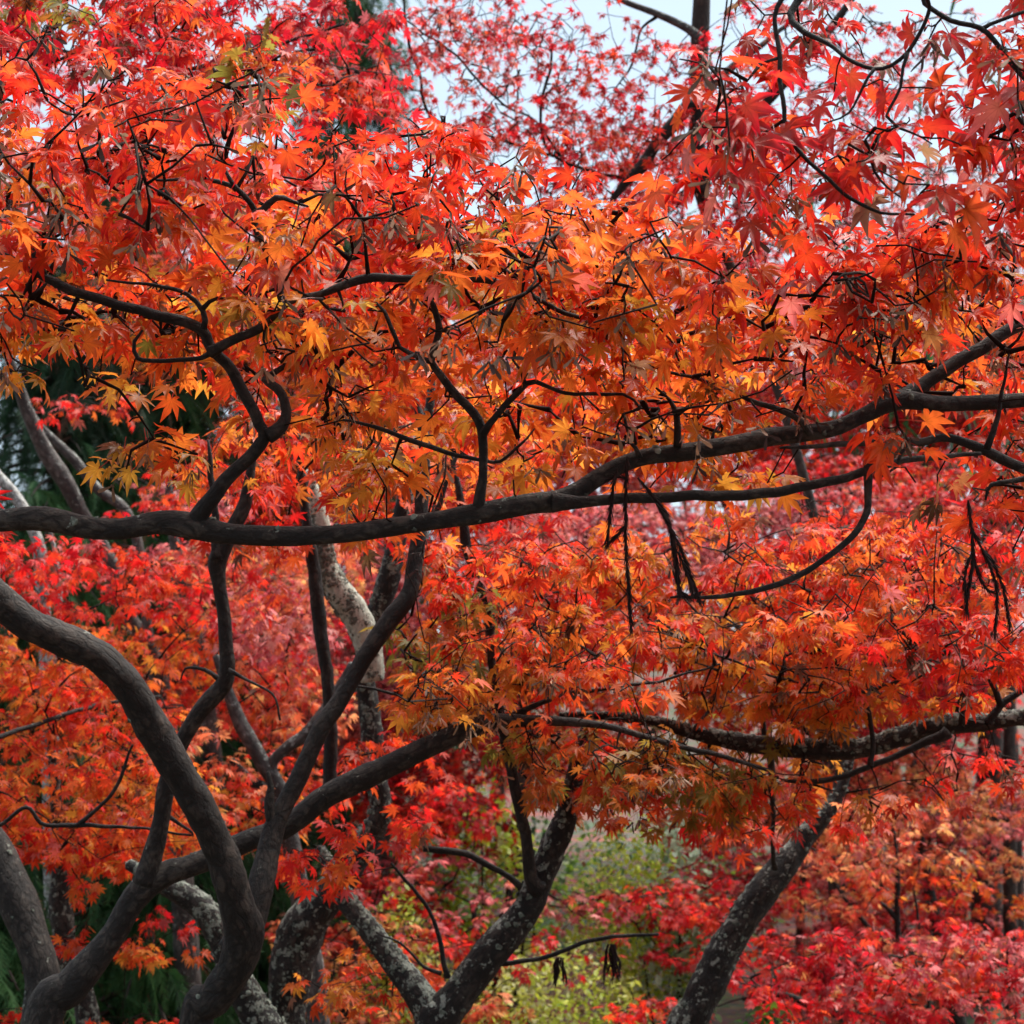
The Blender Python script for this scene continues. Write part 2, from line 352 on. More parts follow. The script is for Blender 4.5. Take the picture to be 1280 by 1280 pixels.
def place_samaras(mb, pos, full=True):
    for p in pos:
        for _ in range(random.randint(2, 5)):
            s = random.uniform(.020, .031); a = random.uniform(0, 6.28); b = random.gauss(0, .35); c = random.gauss(0, .35)
            ca, sa = math.cos(a), math.sin(a)
            Rz = np.array([[ca, -sa, 0], [sa, ca, 0], [0, 0, 1]]); Rx = np.array([[1, 0, 0], [0, math.cos(b + 1.57), -math.sin(b + 1.57)], [0, math.sin(b + 1.57), math.cos(b + 1.57)]])
            Ry = np.array([[math.cos(c), 0, math.sin(c)], [0, 1, 0], [-math.sin(c), 0, math.cos(c)]])
            L = SAM['V'].copy(); L[:, 1] -= 1.0
            W = (Rz @ Ry @ Rx @ (L * s).T).T + p
            col = np.array(random.choice([(.16, .09, .05), (.28, .17, .10), (.10, .05, .03), (.40, .28, .20), (.30, .12, .07), (.34, .17, .09), (.05, .025, .02)]))
            z = np.ones(len(W)); mb.add(W, SAM['F4'], SAM['F3'], col, **(dict(rad=z, side=z) if full else {}))

# ---------------------------------------------------------------- trees
ALL = []; DENS = (5.6, 8.6, 12.0)
def limb(s, d, ext=None):
    """'x,y,w ...' picture-plane widths at depths d (scalar, (d0,d1)) -> (n,4) world points, radii"""
    q = np.array([[float(v) for v in t.split(',')] for t in s.split()])
    if np.isscalar(d): d = (d, d)
    dd = np.interp(np.linspace(0, 1, len(q)), np.linspace(0, 1, len(d)), d)
    p = PA(np.stack([q[:, 0], q[:, 1], dd], 1)); r = q[:, 2] / 2 * np.array([pxs(x) for x in dd])
    return np.concatenate([p, r[:, None]], 1)
CLEAR = []   # limbs that leaf clusters do not grow straight in front of
def rough_down(pr):   # root the first point in the ground
    b = pr[0]; x, y = b[0] + (b[0] - pr[1][0]) * .6, b[1] + random.uniform(-.05, .05); gz = ground_z(x, y)
    e = np.array([x, y, gz - .12, b[3] * 1.5]); m = (np.array(b) * .5 + e * .5); m[0] = b[0] * .35 + x * .65; m[3] = b[3] * 1.12
    return np.vstack([e, m, pr])
def slim(pr, k=.88): pr = pr.copy(); pr[:, 3] *= k; return pr
class Tree:
    def __init__(s, label, cat='tree', name='maple_tree', group=None):
        s.e = bpy.data.objects.new(name, None); S.collection.objects.link(s.e)
        s.e['label'] = label; s.e['category'] = cat
        if group: s.e['group'] = group
        s.e.empty_display_size = .2; s.org = None; s.limbs = []; s.nodes = []; s.own = []; ALL.append(s)
    def add(s, pr, mat, name='branch', sides=10, rough=.10, lichen=0, clear=None, step=None, grow=True):
        if s.org is None:
            s.org = np.array([pr[0][0], pr[0][1], ground_z(pr[0][0], pr[0][1])]); s.e.location = s.org
        th = pr[:, 3].max(); step = step or max(.012, th * .55)
        c = spline(pr, step)
        if name == 'branch':               # collar at the fork
            uu = np.concatenate([[0], np.cumsum(np.linalg.norm(np.diff(c[:, :3], axis=0), axis=1))]); c[:, 3] *= 1 + .28 * np.exp(-uu / (2.2 * c[0, 3] + .004))
        if th < .02:                       # small limbs are slightly crooked
            for i in range(1, len(c) - 1): c[i, :3] += np.array(noise.noise_vector(Vector(c[i, :3]) * 22)) * .004
        ns = sides if th > .008 else 7; V, Q, T = tube(c, ns, rough, len(s.limbs) * 3.1)
        u = np.concatenate([[0], np.cumsum(np.linalg.norm(np.diff(c[:, :3], axis=0), axis=1))]); an = np.arange(ns) / ns * 2 * np.pi
        bk = np.stack([np.cos(an)[None] * c[:, 3:4], np.sin(an)[None] * c[:, 3:4], np.repeat(u[:, None], ns, 1)], -1).reshape(-1, 3)
        bk = np.vstack([bk, [0, 0, 0], [0, 0, u[-1]]]) + np.array([len(s.limbs) * 1.7, len(ALL) * .9, 0])
        o = mesh_obj(name, V, [Q, T], mat, s.e, s.org, None, {'bk': bk}); s.limbs.append(o); k = len(s.limbs) - 1
        if grow: s.nodes.append(c[::max(1, int(.03 / step))][:, :3]); s.own.append(np.full(len(s.nodes[-1]), k))
        if clear is None: clear = th > .009
        if clear:
            x, y, d = PROJ(c[:, :3]); CLEAR.append(np.stack([x, y, d, c[:, 3] / pxs(1) / d], 1))
        if lichen:
            mb = MB(); ln = len(c)
            for _ in range(int(lichen)):
                i = random.randrange(1, ln - 1); t = nrm(c[i + 1, :3] - c[i - 1, :3]); a = random.gauss(0, 1.1) if random.random() < .7 else random.uniform(0, 6.28)
                up = np.array([0, 0, 1.]) if abs(t[2]) < .9 else np.array([-1., 0, 0]); up = nrm(up - t * (up @ t)); sd_ = np.cross(t, up)
                n_ = up * math.cos(a) + sd_ * math.sin(a); n_ = nrm(n_ + rng.normal(0, .15, 3)); r = c[i, 3]; q = c[i, :3] + n_ * r * .98
                a1 = nrm(np.cross(n_, t)); a2 = np.cross(n_, a1); sz = random.uniform(.10, .42) * min(r, .022) + .0012; K = 9
                ring = [sz * random.uniform(.55, 1.15) for _ in range(K)]
                Vv = [q + n_ * random.uniform(.06, .2) * sz]
                for j in range(K):
                    b_ = j / K * 6.283; Vv.append(q + (a1 * math.cos(b_) + a2 * math.sin(b_)) * ring[j] * .6 + n_ * random.uniform(.12, .5) * sz)
                for j in range(K):
                    b_ = j / K * 6.283; Vv.append(q + (a1 * math.cos(b_) + a2 * math.sin(b_)) * ring[j] + n_ * (random.uniform(-.15, .35) * sz - ring[j] ** 2 / (2 * r)))
                mb.add(np.array(Vv), [(1 + j, 1 + K + j, 1 + K + (j + 1) % K, 1 + (j + 1) % K) for j in range(K)], [(0, 1 + j, 1 + (j + 1) % K) for j in range(K)])
            mb.build('lichen_clumps', M_LICHEN, o, None); o.children[0].data.transform(__import__('mathutils').Matrix.Translation(-Vector(s.org)))
        return o
    def foliage(s, blobs, lod=0, leafm=.042, per=(4, 7), twig=.0011, samara=0., m=None, tier=5., droop=(.1, 1.15), facing=.4, avoid=True, front=.15, bare=0., spread=.85):
        """blobs: (cx,cy,rx,ry,d0,d1,cover,palette)"""
        C = []; pals = []
        for (cx, cy, rx, ry, d0, d1, cov, pal) in blobs:
            dm = (d0 + d1) / 2; lp = leafm / pxs(dm); area = 3.1416 * rx * ry
            n = int(DENS[lod] * cov * area / (lp * lp * .95) / ((per[0] + per[1]) / 2)); k = 0; tries = 0
            while k < n and tries < n * 12:
                tries += 1
                a = random.uniform(0, 6.283); q = math.sqrt(random.random()); x = cx + rx * q * math.cos(a) * 1.04; y = cy + ry * q * math.sin(a) * 1.04
                d = random.uniform(d0, d1); p = P(x, y, d)
                if tier and noise.noise(Vector((p[0] * 1.3 + 5, p[1] * 1.3, p[2] * tier + .25 * noise.noise(Vector(p)) * tier))) < random.uniform(-.45, .15): continue
                if avoid and random.random() > front:
                    bad = False
                    for c in CLEAR:
                        e = (c[:, 0] - x) ** 2 + (c[:, 1] - 0 - y) ** 2; i = int(e.argmin())
                        if e[i] < (c[i, 3] + lp * 1.0) ** 2 and d < c[i, 2] + .05 and c[i, 2] - d < 2.: bad = True; break
                    if bad: continue
                C.append(p); pals.append(pal); k += 1
        if not C: return
        nb = int(bare * len(C)); BARE = np.zeros(len(C) + nb, int); BARE[len(C):] = 1
        for _ in range(nb):
            x, y, d = PROJ(C[random.randrange(len(C))]); C.append(P(x + random.gauss(0, 12), y + random.gauss(0, 12), d - random.uniform(.02, .25))); pals.append('red')
        C = np.array(C); sk0 = np.concatenate(s.nodes); ow = np.concatenate(s.own)
        d0 = np.array([((sk0 - c) ** 2).sum(1).min() for c in C]); order = np.argsort(d0)
        cap = len(sk0) + len(C) * 14; ND = np.empty((cap, 3)); NO = np.empty(cap, int); NP = np.full(cap, -1); M = len(sk0)
        ND[:M] = sk0; NO[:M] = ow; paths = []; cown = np.empty(len(C), int); par = []
        for ci in order:
            c = C[ci]; dv = ((ND[:M] - c) ** 2).sum(1); i = int(dv.argmin()); L = math.sqrt(dv[i]); a = ND[i].copy()
            ns = min(12, max(2, int(L / .045))); t = np.linspace(0, 1, ns + 1)[:, None]
            mid = (a + c) / 2 + rng.normal(0, min(.08 * L, .03), 3) + np.array([0, 0, .05 * L])
            pth = a * (1 - t) ** 2 + mid * 2 * t * (1 - t) + c * t * t
            pth[1:-1] += rng.normal(0, .05 * min(L, .12), (ns - 1, 3))
            pid = len(paths); paths.append(pth); par.append(NP[i]); cown[ci] = NO[i]
            ND[M:M + ns] = pth[1:]; NO[M:M + ns] = NO[i]; NP[M:M + ns] = pid; M += ns
        cnt = np.ones(len(paths))
        for k in range(len(paths) - 1, -1, -1):
            if par[k] >= 0: cnt[par[k]] += cnt[k]
        pown = np.array([cown[ci] for ci in order]); palA = np.array(pals)
        for b in np.unique(pown):
            mb = MB(); root = s.limbs[b]
            for k in np.where(pown == b)[0]:
                pth = paths[k]; r0 = twig * min(cnt[k], 60) ** .36; r1 = min(r0, twig * 1.0)
                pr = np.concatenate([pth, np.linspace(r0, r1, len(pth))[:, None]], 1)
                V, Q, T = tube(pr, 5 if lod == 0 else 3); z = np.ones(len(V)); mb.mi = 1; mb.add(V, Q, T, np.zeros(3), **(dict(rad=z, side=z) if lod < 2 else {}))
            mb.mi = 0; ci = np.where(cown == b)[0]
            reps = rng.integers(per[0], per[1] + 1, len(ci)) * (1 - BARE[ci]); pp = np.repeat(C[ci], reps, 0); pl = np.repeat(palA[ci], reps)
            pp = pp + rng.normal(0, .25 * leafm, pp.shape); sz = leafm * (.5 + .75 * rng.random(len(pp)) ** .8)
            for pal in np.unique(pl):
                j = np.where(pl == pal)[0]
                place_leaves(mb, pp[j], sz[j], tints(pp[j], pal, spread), lod, droop, facing)
            if samara:
                k = ci[rng.random(len(ci)) < samara]
                mb.mi = 2; place_samaras(mb, C[k] + np.array([0, -.04, -.01]), lod < 2)
            mb.build('foliage', (m or (M_LEAF if lod == 0 else M_LEAFF), M_TWIG, M_SEED), root, s.org)

# ================================================================ SETTING: terrain
def terrain():
    xs = np.concatenate([np.linspace(-250, -12, 14), np.linspace(-11, 11, 90), np.linspace(12, 250, 14)]); ys = np.concatenate([np.linspace(-60, -2, 10), np.linspace(-1, 32, 110), np.linspace(34, 400, 24)])
    V = np.array([(x, y, ground_z(x, y) + .03 * noise.noise(Vector((x * 2.3, y * 2.3, 0)))) for y in ys for x in xs]); nx = len(xs)
    i, j = np.meshgrid(np.arange(len(ys) - 1), np.arange(nx - 1), indexing='ij'); a = i * nx + j
    Q = np.stack([a, a + 1, a + nx + 1, a + nx], -1).reshape(-1, 4)
    m, n, b, out = mat('forest_floor'); L = n.links.new; g = N(n, 'ShaderNodeNewGeometry')
    n1 = N(n, 'ShaderNodeTexNoise', Scale=1.2, Detail=6.); n2 = N(n, 'ShaderNodeTexVoronoi', Scale=22.)
    L(g.outputs['Position'], n1.inputs[0]); L(g.outputs['Position'], n2.inputs['Vector'])
    cr = ramp(n, [(.35, (.03, .045, .015)), (.5, (.05, .03, .018)), (.65, (.14, .03, .018))]); L(n1.outputs[0], cr.inputs[0])
    mx = N(n, 'ShaderNodeMix', data_type='RGBA', blend_type='OVERLAY'); mx.inputs[0].default_value = .7; L(cr.outputs[0], mx.inputs[6]); L(n2.outputs['Color'], mx.inputs[7])
    L(mx.outputs[2], b.inputs['Base Color']); b.inputs['Roughness'].default_value = .95
    o = mesh_obj('ground', V, [Q], m); o['kind'] = 'structure'
terrain()

# ================================================================ NEAR MAPLES (limbs traced at their own distance)
# 1. the maple whose long limb crosses the whole view
t1 = Tree('nearest maple, long bare limb crossing the whole view and forking at the right')
tr = limb('-420,1500,62 -400,1200,56 -330,900,48 -200,730,40', (3.0, 3.05)); tr[0][2] = -.2
t1.add(tr, M_BARK, 'trunk', 14)
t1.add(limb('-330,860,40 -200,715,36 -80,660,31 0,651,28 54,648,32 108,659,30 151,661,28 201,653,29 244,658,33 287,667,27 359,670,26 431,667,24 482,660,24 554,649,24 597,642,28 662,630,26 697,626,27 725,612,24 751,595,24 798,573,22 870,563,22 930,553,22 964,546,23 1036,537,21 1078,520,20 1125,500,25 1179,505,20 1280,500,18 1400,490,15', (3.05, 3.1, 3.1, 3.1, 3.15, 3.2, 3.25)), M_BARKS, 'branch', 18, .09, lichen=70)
t1.add(limb('690,628,20 733,627,14 800,623,14 870,620,14 964,615,13 1036,602,12 1079,590,11 1125,577,9 1179,572,7 1226,567,5', (3.1, 3.14)), M_BARKS, 'branch', 12, .07)
t1.add(limb('1118,502,20 1143,486,17 1208,446,17 1266,410,16 1340,370,13', (3.22, 3.3)), M_BARKS, 'branch', 12, .07)
t1.add(limb('1275,403,10 1262,380,10 1251,359,9 1238,325,7 1228,306,4', 3.24), M_BARK)
t1.add(limb('240,662,24 250,642,22 266,622,20 298,586,18 331,547,17 323,530,15 305,489,15 288,460,14 266,438,14 252,412,14 201,394,14 144,381,13 90,363,12 54,345,10 14,323,6 -30,300,4', (3.1, 3.05, 3.0)), M_BARK, 'branch', 12, .09)
t1.add(limb('335,545,16 352,532,16 358,515,13 352,495,12 337,480,12 331,474,10 345,463,8 368,452,6 398,444,3', (3.06, 3.15)), M_BARK)
t1.add(limb('263,440,13 280,432,12 298,424,12 323,410,12 345,388,10 370,374,9 402,366,9 431,356,11 460,347,12 500,347,10 572,347,10 626,356,9 669,374,7 726,399,6 769,410,5 834,406,3', (3.02, 2.95, 3.0)), M_BARKS, 'branch', 10, .08)
t1.add(limb('356,383,9 350,372,9 345,345,9 331,313,10 318,283,9 318,264,8 295,237,7 259,225,6 216,225,4 162,226,3 130,231,2', (3.0, 2.9)), M_BARK)
t1.add(limb('317,268,8 345,248,8 365,252,5 385,258,3', 2.93), M_BARK)
t1.add(limb('296,238,6 286,222,5 278,205,3', 2.92), M_BARK)
t1.add(limb('54,343,9 40,316,8 31,291,7 32,270,4', 3.0), M_BARK)
t1.add(limb('266,440,7 252,447,6 201,451,6 172,447,6 167,427,5 178,413,3', 3.02), M_BARK)
t1.add(limb('254,412,7 253,388,7 234,370,6 201,359,5 133,350,3', 3.0), M_BARK)
t1.add(limb('253,386,6 262,377,5 273,372,4 288,374,3', 3.0), M_BARK)
t1.add(limb('598,642,16 600,629,14 604,590,11 604,547,12 597,525,12 572,496,11 554,475,10 540,450,9 546,428,9 548,406,9 543,381,8 532,366,5', (3.1, 3.05)), M_BARK, 'branch', 10)
t1.add(limb('540,452,7 500,435,6 494,420,6 482,391,5 470,378,3', 3.06), M_BARK)
t1.add(limb('604,542,9 612,530,8 633,507,8 658,480,8 669,478,7 697,489,5 733,493,5 780,493,4 800,510,3', (3.07, 3.0)), M_BARK)
t1.add(limb('656,480,5 652,464,4 643,450,3 644,432,2', 3.03), M_BARK)
t1.add(limb('428,525,3 482,539,6 529,556,7 561,566,6 603,575,5 626,577,4 645,562,4 658,548,3 668,536,2', 3.13), M_BARK)
t1.add(limb('1012,543,8 995,525,8 982,514,8 928,496,6 867,471,5 820,460,4 780,452,3', (3.15, 3.0)), M_BARK)
t1.add(limb('847,558,9 847,535,8 846,518,8 838,500,5 820,485,3', 3.15), M_BARK)
t1.add(limb('846,518,6 865,508,5 885,503,4 900,488,3', 3.14), M_BARK)
t1.add(limb('800,572,6 795,560,5 780,548,3', 3.12), M_BARK)
# 2. maple reaching in from the right
t2 = Tree('maple at the right edge whose slender limb hooks down below the long crossing limb')
tr = limb('1560,1500,60 1540,1150,54 1500,900,46 1460,760,38', 3.3); tr[0][2] = -.2
t2.add(tr, M_BARK, 'trunk', 14)
t2.add(limb('1480,820,24 1400,660,20 1330,606,16 1280,586,13 1233,564,13 1194,548,11 1143,552,10 1100,553,9 1050,555,7 1000,558,5 975,560,3', (3.3, 3.15)), M_BARKS, 'branch', 12, .07)
t2.add(limb('1106,552,10 1097,562,14 1086,580,13 1086,611,10 1084,640,9 1068,669,9 1035,697,8 1000,719,8 956,735,7 910,744,6 838,747,3', (3.15, 3.05)), M_BARK, 'branch', 10)
t2.add(limb('1233,562,8 1240,540,8 1248,512,6 1256,470,4 1262,440,3', 3.2), M_BARK)
t2.add(limb('1135,553,6 1125,568,5 1118,585,4 1095,600,2', 3.1), M_BARK)
t2.add(limb('1290,596,8 1262,602,6 1240,606,5 1232,625,3', 3.1), M_BARK)
# 3. branches hanging into the top right corner
t3 = Tree('crimson maple hanging into the top right corner, large single leaves standing out against the sky')
tr = limb('1700,1500,60 1700,900,56 1650,300,44 1560,-150,34 1400,-300,24', 2.9); tr[0][2] = -.2
t3.add(tr, M_BARK, 'trunk', 12)
t3.add(limb('1500,-220,16 1300,-130,13 1150,-60,11 1040,-30,10 989,15,9 1000,36,8 1025,50,6 1054,68,5 1093,86,5 1136,66,5 1161,11,5 1150,-10,6', (2.8, 2.6)), M_BARK)
t3.add(limb('1040,-30,9 985,-10,8 966,20,6 974,72,7 978,126,6 985,172,6 1021,212,5 1064,248,5 1100,264,4 1143,268,3', 2.6), M_BARK)
t3.add(limb('1300,-130,9 1200,-60,9 1154,-4,7 1179,18,7 1226,36,7 1251,61,7 1280,97,6 1320,150,4', 2.65), M_BARK)
t3.add(limb('1228,36,5 1250,28,5 1280,14,5 1320,0,4', 2.65), M_BARK)
t3.add(limb('1134,66,5 1129,88,4 1126,110,4 1107,144,4 1122,158,4 1140,165,3 1165,180,2', 2.6), M_BARK)
t3.add(limb('1093,86,4 1060,140,3 1030,155,2', 2.6), M_BARK)
t3.add(limb('1060,180,3 1086,194,4 1092,215,4 1110,235,3 1128,248,2', 2.6), M_BARK)
t3.add(limb('1340,120,9 1290,160,6 1268,140,5 1255,146,3', 2.7), M_BARK)
t3.add(limb('975,72,4 950,78,3 940,95,2', 2.6), M_BARK)
# 4. arch-shaped trunk
t4 = Tree('maple with the thickest dark trunk, arching from the left edge down to a forked base')
b4 = limb('244,1290,50 266,1251,50 295,1208,54 305,1165,58 298,1136,54 284,1089,48 266,1043,47 244,1000,47 214,949,46 187,903,48 162,862,48 126,823,50 83,802,46 36,780,46 0,750,47 -60,690,45 -160,560,40 -260,380,34', (4.1, 4.0, 3.9, 3.8, 3.75))
b4[:, 3] *= .88
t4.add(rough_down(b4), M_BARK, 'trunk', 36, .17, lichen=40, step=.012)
t4.add(limb('300,1190,40 318,1140,34 328,1100,34 334,1072,31 345,1028,26 374,971,23 402,910,23 428,871,22 464,809,24 489,773,24 512,741,22 519,705,22 526,650,18 528,600,17 530,550,14 520,500,9', (4.1, 4.3, 4.4)), M_BARK, 'branch', 26, .15, step=.012)
t4.add(limb('345,1040,14 337,1010,14 338,985,9 335,965,4', 4.2), M_BARK)
t4.add(limb('524,660,10 545,640,8 560,600,6 575,560,4', 4.4), M_BARK)
# 5. maple leaning from the bottom left
t5 = Tree('maple leaning from the bottom left corner, its limb rising behind the arched trunk')
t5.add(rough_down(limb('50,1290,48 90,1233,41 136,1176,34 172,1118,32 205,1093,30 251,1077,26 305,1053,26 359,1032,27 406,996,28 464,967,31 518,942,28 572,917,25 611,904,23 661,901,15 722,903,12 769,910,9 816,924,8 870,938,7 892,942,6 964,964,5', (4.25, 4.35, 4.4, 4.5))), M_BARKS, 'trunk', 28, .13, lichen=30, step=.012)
t5.add(limb('182,1104,26 190,1072,24 201,1028,22 208,982,21 220,945,20 233,917,20 251,888,22 279,856,22 284,830,19 282,805,18 280,769,17 273,726,18 272,700,23 287,669,19 305,633,17 311,604,14 318,560,8', (4.3, 4.25)), M_BARKS, 'branch', 14, .10)
t5.add(limb('271,700,14 268,644,9 264,590,8 260,550,3', 4.25), M_BARK)
t5.add(limb('272,848,6 255,838,5 232,836,3 226,850,2', 4.2), M_BARK)
t5.add(limb('285,838,6 310,850,4 340,868,3 350,900,3', 4.25), M_BARK)
t5.add(limb('210,1020,5 240,1043,3 169,1034,4 97,1032,6 57,1032,5 32,1010,5 0,1032,5 -40,1040,4', 4.5), M_BARK)
t5.add(limb('97,1032,6 126,1007,5 147,982,5 158,950,4 166,931,3', 4.5), M_BARK)
t5.add(limb('625,905,12 650,890,8 700,870,6 760,860,5 830,850,4 900,830,3', 4.5), M_BARK)
t5.add(limb('570,915,8 540,890,5 500,870,4 440,855,3', 4.5), M_BARK)
# 6. lichen-covered trunk
t6 = Tree('maple with a grey trunk crusted in pale lichen standing behind the arched trunk')
t6.add(rough_down(limb('356,1290,52 363,1215,52 378,1161,54 406,1125,42 432,1090,38 457,1050,34 475,1014,30 468,946,27 462,892,26 455,840,26 462,790,24 482,735,26 493,690,24 505,630,20 520,570,16 535,520,12 540,470,7', (5.6, 5.5))), M_BARKL, 'trunk', 24, .17, lichen=900, step=.016)
t6.add(limb('468,850,24 458,800,32 440,764,36 420,735,34 408,705,28 400,650,20 385,590,12', (5.35, 5.3)), M_CRUST, 'branch', 22, .22, lichen=1500, step=.014)
t6.add(limb('412,990,17 413,910,17 407,830,16 399,776,18 395,733,17 388,683,14 380,620,11 372,540,7', 5.2), M_BARK, 'branch', 12, .1)
# 7. forked trunk, bottom middle
t7 = Tree('maple at the bottom middle whose trunk splits low into a V, left arm lichened')
t7.add(rough_down(limb('538,1300,48 556,1266,46 582,1233,45 618,1186,43 654,1143,41 672,1107,38 690,1064,36 706,1025,30 715,992,24 722,950,18 735,900,11', (4.9, 5.0))), M_BARKF, 'trunk', 28, .18, lichen=200, step=.014)
t7.add(limb('545,1290,34 529,1251,33 496,1208,32 464,1165,28 435,1129,26 420,1100,22 400,1060,14', (4.9, 5.1)), M_BARKL, 'branch', 14, .12, lichen=220)
t7.add(limb('674,1112,19 665,1100,17 658,1053,15 647,1000,14 636,946,14 629,913,13 620,860,11 614,810,11 611,769,13 593,715,12 582,676,13 575,620,9 565,570,5', (4.9, 4.8)), M_BARK, 'branch', 12)
t7.add(limb('652,1110,8 630,1092,7 611,1082,8 582,1068,9 550,1062,9 529,1061,8', 4.95), M_BARK)
t7.add(limb('560,1222,7 554,1200,6 550,1175,6 540,1145,5 525,1122,5 505,1100,4 489,1079,3', 4.9), M_BARK)
t7.add(limb('552,1217,5 530,1207,4 500,1180,3 470,1165,2', 4.9), M_BARK)
t7.add(limb('620,1205,7 650,1202,6 690,1194,6 740,1176,6 780,1170,5 823,1168,4', 4.95), M_BARK)
# 8. leaning trunk, bottom right
t8 = Tree('maple at the bottom right, its stout leaning trunk flaked with grey lichen')
t8.add(rough_down(limb('850,1310,44 870,1262,43 899,1201,42 931,1143,39 964,1100,36 992,1068,29 1014,1035,23 1039,1010,20 1056,975,15 1066,930,9', (5.5, 5.6))), M_BARKF, 'trunk', 28, .20, lichen=900, step=.014)
t8.add(limb('968,1085,7 966,1068,6 966,1018,6 964,964,9 958,928,9 951,895,5', (5.5, 5.2)), M_BARK)
# 9. lichen topped limb from the right
t9 = Tree('maple beyond the right edge, its lichen-topped limb lying level over the lower right')
tr = limb('1500,1500,70 1490,1200,64 1450,1000,50', 4.8); tr[0][2] = -.2
t9.add(tr, M_BARK, 'trunk', 14)
t9.add(limb('1470,1060,34 1370,900,26 1280,897,21 1233,903,22 1179,906,27 1129,920,26 1071,935,26 992,935,24 928,928,22 874,917,18 820,903,15 760,895,11 700,893,7', (4.8, 4.9, 5.0)), M_BARKF, 'branch', 18, .17, lichen=700, step=.014)
t9.add(limb('1185,915,13 1143,935,9 1093,956,8 1053,971,7 1010,978,7 980,975,4', 4.8), M_BARK)
t9.add(limb('1234,905,10 1250,883,9 1280,860,9 1330,830,7', 4.7), M_BARK)
t9.add(limb('1252,883,8 1247,874,8 1233,838,8 1222,816,8 1201,809,7 1172,820,7 1129,848,6 1086,864,7 1043,866,7 1005,855,4 964,845,3 892,816,3 849,798,2', (4.7, 4.6)), M_BARK)
t9.add(limb('1088,957,7 1091,928,7 1086,892,6 1075,868,5 1064,856,4 1045,830,3', 4.65), M_BARK)
t9.add(limb('1203,905,8 1205,870,6 1206,840,4', 4.75), M_BARK)

# ---- foliage of the near maples
t1.foliage([ # crown of the nearest maple, red above, orange to yellow below
 (110, 130, 190, 85, 2.8, 3.6, .75, 'red'), (330, 175, 190, 60, 2.7, 3.6, .9, 'red'), (560, 225, 170, 70, 2.8, 3.7, 1.0, 'red'), (-60, 300, 120, 160, 2.8, 3.6, .6, 'orange'),
 (90, 225, 150, 65, 2.7, 3.6, .8, 'redor'), (230, 300, 190, 60, 2.75, 3.7, .8, 'orange'), (480, 290, 200, 60, 2.75, 3.7, .9, 'redor'),
 (700, 300, 160, 60, 2.8, 3.7, 1.0, 'redor'), (820, 345, 170, 65, 2.75, 3.7, .9, 'redor'), (100, 380, 150, 50, 3.0, 3.8, .7, 'orange'),
 (130, 440, 140, 45, 2.9, 3.7, .9, 'yellow'), (330, 400, 170, 55, 3.0, 3.8, .8, 'orange'), (560, 400, 190, 55, 3.0, 3.8, .8, 'orange'),
 (760, 400, 170, 55, 2.8, 3.7, .8, 'orange'), (420, 480, 130, 50, 3.1, 3.9, .8, 'orange'), (700, 480, 170, 55, 3.1, 3.9, .9, 'orange'),
 (880, 460, 150, 60, 3.0, 3.8, .9, 'orange'), (600, 560, 130, 60, 3.2, 4.0, .7, 'orange'), (430, 570, 90, 60, 3.2, 3.9, .7, 'orange'),
 (230, 560, 90, 35, 3.1, 3.5, .55, 'yellow'), (190, 545, 50, 25, 3.0, 3.3, .6, 'orange'), (520, 645, 90, 28, 3.2, 3.8, .5, 'orange'), (960, 600, 90, 25, 3.2, 3.7, .5, 'yellow'),
 (810, 540, 120, 40, 3.2, 3.9, .7, 'orange'), (200, 370, 120, 50, 2.8, 3.4, .3, 'olive'), (450, 360, 150, 50, 2.75, 3.4, .3, 'yellow'), (700, 380, 150, 60, 2.8, 3.4, .3, 'yellow'), (600, 300, 120, 40, 2.7, 3.2, .2, 'olive'), (950, 420, 130, 50, 2.8, 3.4, .25, 'yellow'), (130, 270, 120, 50, 2.7, 3.2, .25, 'olive'), (420, 560, 90, 40, 3.1, 3.5, .3, 'yellow'), (860, 620, 70, 20, 3.2, 3.6, .3, 'yellow'),
 (1000, 370, 150, 60, 2.9, 3.6, .6, 'coral'), (1150, 370, 160, 60, 2.9, 3.7, .6, 'orange'), (1050, 450, 170, 50, 3.0, 3.8, .6, 'orange'), (1240, 450, 110, 60, 3.2, 3.9, .4, 'coral'),
 (1000, 310, 260, 40, 2.9, 3.7, .7, 'redor'), (300, 120, 60, 35, 2.8, 3.4, .5, 'olive')],
 0, .041, samara=.2, front=.12, facing=.25, twig=.0014, bare=1., droop=(-.2, 1.15), tier=7)
t2.foliage([(1180, 430, 160, 60, 3.0, 3.7, .35, 'orange'), (1250, 300, 120, 60, 2.9, 3.6, .45, 'redor'), (1100, 520, 50, 25, 2.9, 3.1, .7, 'orange'), (1330, 500, 110, 220, 3.2, 3.8, .7, 'redor'),
 (1240, 620, 70, 35, 3.1, 3.6, .5, 'coral'), (940, 600, 60, 18, 3.05, 3.3, .4, 'yellow'), (1160, 310, 130, 30, 2.9, 3.4, .6, 'orange')], 0, .044, samara=.18, facing=.26, twig=.0014, bare=1.)
t3.foliage([(1000, 110, 150, 130, 2.45, 2.9, .6, 'crim'), (940, 210, 120, 60, 2.5, 3.0, .5, 'red'), (1180, 120, 130, 120, 2.5, 3.0, .36, 'crim'), (1250, 220, 110, 80, 2.5, 2.9, .5, 'red'),
 (1090, 240, 120, 60, 2.6, 3.0, .24, 'red'), (768, 18, 25, 18, 2.5, 2.6, .25, 'red'), (880, 40, 45, 50, 2.5, 2.7, .3, 'red'), (1400, 0, 180, 260, 2.6, 3.1, .5, 'crim')],
 0, .051, samara=.2, tier=0, facing=.6, twig=.0012, bare=.3, per=(2, 4))
